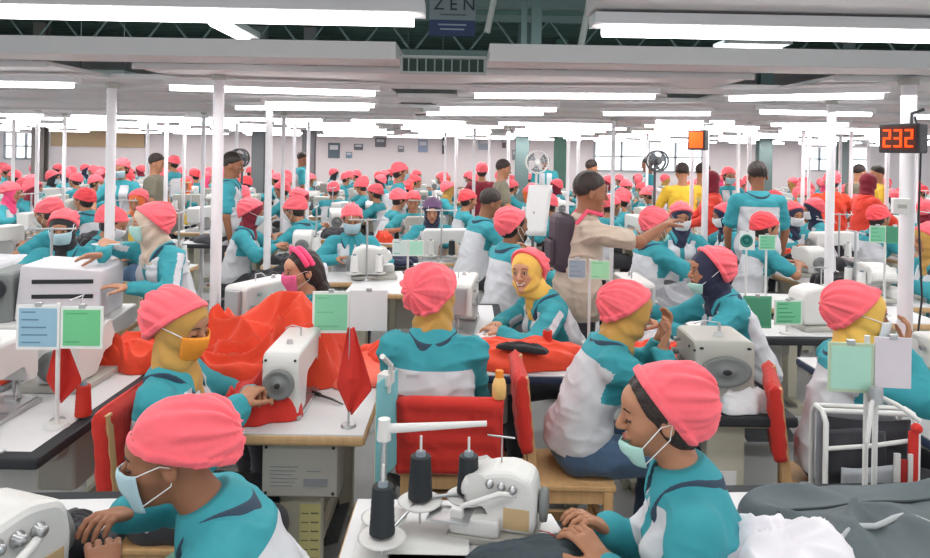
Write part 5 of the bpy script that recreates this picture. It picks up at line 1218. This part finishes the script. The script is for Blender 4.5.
def station(x, y, rz, who, kind=0, pile=None, seed=0):
    """table, machine and perhaps a pile of cloth in front of a seated worker"""
    f = Vector((-sin(rz), cos(rz))); c = Vector((x, y)) + f * .56
    lab = 'sewing table of the ' + who
    if 'table' not in TP: TP['table'] = sewing_table(lab, (c.x, c.y, 0), rz, L=.86, D=.46, group='sewing tables further back', far=True)
    else: copy_tree(TP['table'], (c.x, c.y, 0), rz, lab)
    side = Vector((cos(rz), sin(rz))); m = c + side * -.15 + f * (.03 if kind % 3 < 2 else .06); key = ('lock', 'lock_grey', 'over')[kind % 3]; lab = ('white sewing machine', 'grey sewing machine', 'white overlock machine')[kind % 3] + ' of the ' + who
    if key not in TP:
        TP[key] = sewing_machine(lab, (m.x, m.y, .75), rz, 'grey' if kind % 3 == 1 else 'white', 'machines further back', far=True) if kind % 3 < 2 else overlock_machine(lab, (m.x, m.y, .75), rz, 'machines further back', far=True)
    else: copy_tree(TP[key], (m.x, m.y, .75), rz, lab)
    if pile:
        h = c + side * .315; lab = PILEN[pile] + ' cloth by the ' + who; k = ('pile', pile)
        if k not in TP: TP[k] = heap('garment_pile', lab, (h.x, h.y, .752), rz, .11, .17, .14, M_cloth(pile), seed + 100, 'garment', 'garment piles further back', res=30)
        else: copy_tree(TP[k], (h.x, h.y, .752), rz + random.uniform(-.12, .12), lab)
ST = {}
def stand_with_cones(x, y, rz, who, col):
    lab = 'thread stand with cones by the ' + who
    if 's' not in ST: ST['s'] = thread_stand(lab, (x, y, .75), rz, .50, group='thread stands further back')
    else: copy_tree(ST['s'], (x, y, .75), rz, lab)
    for i, sx in enumerate((-.1, .1)):
        p = Vector((x + sx * cos(rz), y + sx * sin(rz), .8125)); cl = (col, 'white')[i]; lab = ('inner ', 'outer ')[i] + cl + ' cone by the ' + who
        if cl not in ST: ST[cl] = cone_thread(lab, p, cl, .13, .034, 'thread cones further back')
        else: copy_tree(ST[cl], p, 0, lab)
PILEN = {'black': 'black', 'dark': 'charcoal', 'white': 'white', 'orange_red': 'red-orange', 'jeans': 'blue', 'navy': 'navy', 'grey': 'grey'}
# (head x, head y in the picture, facing, kind, how to tell them apart)
MID = [
 (13, 194, 'R', 'rose', 'worker in rose scarf at the left edge'), (35, 197, 'R', 'maroon', 'masked worker in maroon scarf beside the left edge'), (62, 240, 'F', 'black', 'black-scarfed masked woman behind the boxy machine'), (55, 211, 'L', 'down', 'worker bowing low above the black-scarfed woman'),
 (137, 202, 'F', 'orange', 'orange-scarfed worker above the standing woman in pale scarf'), (98, 183, 'R', 'plain', 'worker left of the second pole with teal back'), (127, 188, 'R', 'mustard', 'mustard-scarfed worker just right of the second pole'), (186, 190, 'F', 'orange', 'orange-scarfed worker left of the tall pole'),
 (254, 213, 'R', 'maroon', 'maroon-scarfed worker between the tall pole and the next'), (302, 204, 'R', 'maroon', 'maroon-scarfed worker above the hair-banded young woman'), (334, 190, 'B', 'plain', 'worker turned away above the masked front-facing one'), (352, 220, 'F', 'plain', 'masked worker facing us behind the hair-banded young woman'), (373, 197, 'L', 'plain', 'worker left of the smiling seated one'), (413, 202, 'F', 'plain_bare', 'bare-faced worker facing us above the purple cap'),
 (450, 192, 'R', 'mustard', 'mustard-scarfed worker left of the bare-headed man'), (432, 222, 'F', 'purple', 'worker in purple cap with a placard'), (470, 200, 'R', 'plain_bare', 'worker hidden behind the bare-headed man'), (514, 184, 'R', 'plain', 'worker below the round white fan'), (482, 190, 'R', 'orange', 'orange-scarfed worker above the bare-headed man'),
 (802, 195, 'R', 'orange', 'orange-scarfed worker left of the right white pole'), (768, 228, 'R', 'plain_bare', 'worker with teal shirt resting her face on a hand'), (795, 215, 'F', 'navy', 'navy-scarfed masked worker left of the right white pole'), (881, 222, 'R', 'plain_bare', 'worker behind the small mint placards'), (926, 262, 'L', 'mustard', 'mustard-scarfed worker at the right edge'),
 (918, 205, 'L', 'down', 'bowed worker at the right edge behind the pole'), (905, 190, 'R', 'maroon', 'maroon-scarfed worker right of the counter pole'), (620, 196, 'R', 'down', 'bowed worker behind the khaki shoulder'), (580, 190, 'L', 'mustard', 'mustard-scarfed worker left of the khaki man'), (744, 205, 'L', 'plain', 'worker beside the uniformed man seen from behind'), (722, 222, 'L', 'navy', 'navy-scarfed worker below the maroon one'),
 (300, 226, 'L', 'down', 'bowed worker above the hair band'), (395, 215, 'R', 'down', 'bowed worker left of the purple cap'), (165, 195, 'R', 'plain', 'worker between the second and the tall pole'), (82, 205, 'L', 'plain_bare', 'bare-faced worker left of the second pole'), (280, 190, 'L', 'plain', 'worker right of the third pole'), (545, 205, 'L', 'plain', 'worker just right of the white sheet'), (850, 215, 'L', 'plain', 'worker in front of the maroon-scarfed woman'), (640, 190, 'L', 'plain', 'worker above the reaching hand'), (105, 230, 'R', 'down', 'bowed worker behind the second pole foot'), (238, 196, 'L', 'plain', 'worker just right of the tall pole')]
RZ = {'R': R(-82), 'L': R(84), 'F': R(186), 'B': R(-6)}
# the woman seen side-on in the middle and the bare-headed man behind her
person('woman in coral cap facing right with black mask under her chin', (.28, 5.05, 0), R(-64), q=1, seat=.54, lean=.10, head=(0, .10, 0), cap_at=(.045, .09, 50), cap_puff=1.2, hair='long', mask='black', mask_on=False, skin=2, yoke=.84, hands=((.14, .40, .92), (-.1, .40, .92)), trousers='grey')
person('bare-headed man in teal uniform bending to the right', (.07, 6.5, 0), R(-70), q=1, male=True, g=1.06, seat=.56, lean=.20, head=(0, .35, 0), cap=None, hair='short', mask=None, sleeve='short', skin=2, hands=((.16, .40, .95), (-.12, .40, .95)))
placed = []
bpy.context.view_layer.update()
for o_ in list(COL.objects):      # what already stands: poles, columns, tables, people
    if o_.parent is None and o_.get('category') in ('pole', 'column'): placed.append((o_.location.x, o_.location.y, .10 if o_['category'] == 'pole' else .42))
    if o_.parent is None and o_.get('category') in ('table', 'person') and o_.location.y > 3.2: placed.append((o_.location.x, o_.location.y, .30))
for px_, d_ in ((537, 9.4), (657, 9.0), (240, 9.5)): placed.append((at(px_, 165, d_).x, d_, .20))
placed += [(2.86, 4.95, .34), (2.05, 5.15, .34), (-.42, 5.4, .34), (1.86, 4.32, .34)]
def free(p, r): return all((p[0] - a) ** 2 + (p[1] - b_) ** 2 > (r + q_) ** 2 for a, b_, q_ in placed)
def claim(p, r): placed.append((p[0], p[1], r))
STAND = [(123, 9.0, 'F', 'st_cap', 'standing masked worker in coral cap right of the second pole'), (153, 8.6, 'R', 'st_khaki', 'standing man in olive between the left poles'), (228, 7.4, 'R', 'st_man', 'standing uniformed man beside the tall pole'), (397, 9.6, 'R', 'st_cap', 'standing worker in coral cap above the masked one'), (500, 9.6, 'R', 'st_khaki', 'standing man in olive left of the round white fan'), (482, 10.2, 'B', 'st_maroon', 'standing worker in maroon left of the olive man'), (589, 11.5, 'R', 'st_yellow', 'standing man in yellow behind the khaki man'),
         (759, 6.7, 'B', 'st_man', 'standing uniformed man seen from behind'), (683, 8.8, 'B', 'st_yellow', 'standing man in yellow left of the orange counter'), (700, 9.6, 'R', 'st_yellow', 'standing man in yellow behind the orange counter pole'), (716, 8.2, 'L', 'st_red', 'standing woman in maroon scarf right of the counter pole'), (833, 8.9, 'B', 'st_orange', 'standing worker in orange behind the right white pole'), (864, 8.4, 'R', 'st_red', 'standing woman in maroon scarf and red top beside the red counter'), (857, 11.5, 'R', 'st_khaki', 'standing man in olive above the maroon scarf'), (881, 10.5, 'L', 'st_yellow', 'standing man in yellow left of the counter pole'), (728, 10.5, 'F', 'st_cap', 'standing worker right of the middle pole'), (300, 13.5, 'R', 'st_man', 'standing uniformed man far behind the third pole'), (650, 13, 'L', 'st_man', 'standing uniformed man beside the grey fan'), (545, 14, 'F', 'st_man', 'standing uniformed man far behind the white fan'), (175, 12.5, 'L', 'st_cap', 'standing worker far behind the left poles')]
for px, d, f, kind, who in STAND:
    for tr_ in range(10):
        x = at(px, 165, d).x
        if free((x, d), .22): break
        d += .15
    crowd(kind, x, d, RZ[f] + random.uniform(-.1, .1), who, 'standing workers further back', q=1 if d < 9 else 0); claim((x, d), .2)
PIL = ['black', 'dark', 'dark', 'white', 'black', 'orange_red', 'jeans', 'black']
for i, (px, py, f, kind, who) in enumerate(MID):
    k = un_y(px, py); hz = .62 if kind != 'man' else .50
    d = max(5.2, min(hz * FPX / (k - PY), 12.5)); rz = RZ[f] + random.uniform(-.15, .15)
    fx = -sin(rz) * .17; fy = cos(rz) * .17
    for tr_ in range(12):
        x = at(px, py, d).x
        if free((x - fx, d - fy), .25) and free((x - fx - sin(rz) * .56, d - fy + cos(rz) * .56), .16): break
        d += .22
    else: continue
    crowd(kind, x - fx, d - fy, rz, who + ', seated, ' + DESC[kind] if False else who, 'seated workers further back', q=1 if d < 8.2 else 0)
    tc = (x - fx - sin(rz) * .56, d - fy + cos(rz) * .56); ok = free(tc, .16); claim((x - fx, d - fy), .25)
    if ok: claim(tc, .28); station(x - fx, d - fy, rz, who, i, PIL[i % 8], i); stand_with_cones(tc[0] + cos(rz) * -.10 - sin(rz) * .19, tc[1] + sin(rz) * -.10 + cos(rz) * .19, rz, who, ('black', 'white', 'teal', 'white', 'yellow')[i % 5])
# far rows
CY = ['plain', 'plain', 'down', 'mustard', 'plain_bare', 'navy', 'plain', 'orange', 'rose', 'plain', 'maroon', 'black']
ROWN = ('nearest', 'second', 'third', 'fourth', 'fifth', 'sixth', 'seventh', 'eighth', 'ninth', 'tenth', 'farthest')
c = 0
for r, d in enumerate((8.4, 9.35, 10.3, 11.25, 12.2, 13.15, 14.1, 15.05, 16.0, 16.95, 17.9)):
    xs = []; x = -.69 * d + random.uniform(0, .5); fl = r % 2
    while x < .69 * d:
        y = d + random.uniform(-.03, .03); f = 'RL'[fl]; s = 1 if f == 'R' else -1; p = (x if f == 'R' else x + .62, y); tc = (p[0] + s * .56, y)
        if free(p, .2) and free(tc, .24): claim(p, .22); claim(tc, .30); xs.append((p[0], y, f)); x += 1.06; fl = 1 - fl
        else: x += .17
    xs.sort()
    for n, (x, y, f) in enumerate(xs):
        kind = CY[(c * 5 + r * 3) % len(CY)]; rz = RZ[f] + random.uniform(-.12, .12)
        o9 = '%s from left in the %s far row' % (ORD[n], ROWN[r])
        crowd(kind, x, y, rz, 'worker in %s, %s' % (DESC[kind].replace(', bare-faced', '').replace(', head bowed', '').replace('coral cap and ', ''), o9), 'seated workers in the far rows'); station(x, y, rz, 'worker ' + o9, c, (PIL + [None] * 5)[(c * 5) % 13], c); c += 1
print('far workers', c)
# fans
p = at(537, 162, 9.4); stand_fan('round white fan on a stand in the middle distance', (p.x, 9.4, 0), 0, p.z, .15)
p = at(657, 161, 9.0); stand_fan('dark grey round fan left of the orange counter', (p.x, 9.0, 0), R(10), p.z, .13, 'dark')
p = at(240, 158, 9.5); stand_fan('black round fan right of the tall pole', (p.x, 9.5, 0), R(-10), p.z, .12, 'dark')
# placards on the middle tables
def desk_placard(label, px, py, d, w, h, cols, tz=.75):
    p = at(px, py, d); z = p.z - tz; s = d / FPX; n = len(cols); W = w * s
    return placard(label, (p.x, d, tz), R(random.uniform(-6, 6)), z + h * s, [(-W / 2 + W * i / n + .003, -W / 2 + W * (i + 1) / n - .003, z, z + h * s, c_, l_) for i, (c_, l_) in enumerate(cols)])
G1, G2, G3 = ((196, 216, 202), ((120, 196, 156), 4, (84, 158, 120))), ((90, 160, 126), ((74, 146, 112), 0, (0, 0, 0))), ((210, 222, 212), ((112, 196, 150), 5, (60, 136, 98)))
tp = sewing_table('table holding the two green placards', (1.86, 4.32, 0), R(2), L=1.0, D=.5, edge='dark')
desk_placard('dark green placard on the table right of the navy-scarfed woman', 757, 328, 4.14, 29, 32, [G2]); desk_placard('green lined placard beside the dark green one', 788, 325, 4.16, 30, 25, [G3])
overlock_machine('white overlock machine beside the green lined placard', (2.22, 4.36, .75), R(186))
sewing_table('table of the white overlock machine beside the placards', (2.55, 4.5, 0), R(2), L=.5, D=.5) if False else None
t = desk_placard('mint double placard before the worker near the counter pole', 886, 243, 4.7, 33, 17, [G1, G2])
sewing_table('table under the mint double placard', (2.86, 4.95, 0), FACE_R, L=.9, D=.5)
desk_placard('white sign with a round teal emblem', 747, 250, 5.0, 16, 19, [((224, 228, 226), None)]); em = COL.objects[-1]
p = at(747, 241, 4.985); b = MB(); t = [o for o in COL.objects if o.get('label') == 'white sign with a round teal emblem'][0]; q = p - t.location; b.T = Matrix.Translation((q.x, -.006, q.z)) @ Matrix.Rotation(pi / 2, 4, 'X'); b.lathe([(.046, 0), (.046, .002), (.030, .002), (.030, 0)], 0, 0, 28); b.lathe([(.016, 0), (.016, .0025), (.001, .0025)], 0, 0, 18); b.build('emblem', PAINT('emblem_teal', (40, 120, 112)), t)
sewing_table('table under the round-emblem sign', (2.05, 5.15, 0), R(0), L=.9, D=.5)
desk_placard('green placard before the worker resting her face', 767, 250, 5.1, 18, 15, [G1])
desk_placard('white placard with teal disc before the purple cap', 408, 256, 5.3, 32, 16, [((224, 228, 226), ((196, 214, 210), 2, (60, 140, 140))), ((226, 232, 226), ((170, 220, 196), 0, (0, 0, 0)))])
sewing_table('table under the placard before the purple cap', (-.42, 5.4, 0), 0, L=.9, D=.5)
# white sheet leaning by the fan
p = at(534, 236, 5.8); t = empty('pattern_board', (p.x, 5.8, 0), R(6), 'tall white sheet standing left of the khaki man', 'board'); z0 = p.z
b = MB(); b.sheet(lambda u, v: (-.10 + .20 * u + .06 * v, .05 * v, z0 + .42 * v), 6, 8, .006); b.build('sheet', M_paper(), t); b = MB(); b.tube([(-.02, .03, 0), (.0, .03, z0 + .2)], .012, 8); b.cyl(-.02, .03, 0, .02, .12, .11, 20); b.build('stand', M_iron(), t)

for i, (px, py, d, w, h, c_, n) in enumerate(((285, 285, 5.05, .30, .20, 'black', 'black cloth heap right of the tall pole'), (108, 238, 6.1, .34, .12, 'dark', 'charcoal cloth rolls behind the pale-scarfed standing woman'), (815, 282, 5.6, .34, .16, 'black', 'black cloth heap beside the right white pole'),
        (385, 285, 5.0, .32, .10, 'navy', 'navy cloth stack behind the mint placard'), (675, 305, 4.9, .30, .16, 'grey', 'grey cloth heap below the reaching hand'), (215, 250, 6.2, .30, .10, 'dark', 'charcoal cloth stack just right of the tall pole'), (442, 268, 5.6, .24, .20, 'beige', 'beige cloth bundle left of the woman with black mask'), (20, 275, 5.4, .34, .14, 'white', 'white cloth heap at the left edge behind the boxy machine'))):
    p = at(px, py, d); x = p.x
    for tr_ in range(10):
        if free((x, d), .26): break
        d += .16; x = at(px, py, d).x
    claim((x, d), .3); sewing_table('table under the ' + n, (x, d, 0), R(random.uniform(-4, 4)), L=.78, D=.46, far=True, box=False, edge='dark', group='sewing tables further back')
    heap('garment_pile', n, (x, d, .752), random.uniform(-.4, .4), w, .18, h, M_cloth(c_), 200 + i, 'garment', 'garment piles further back', rough=1.2)
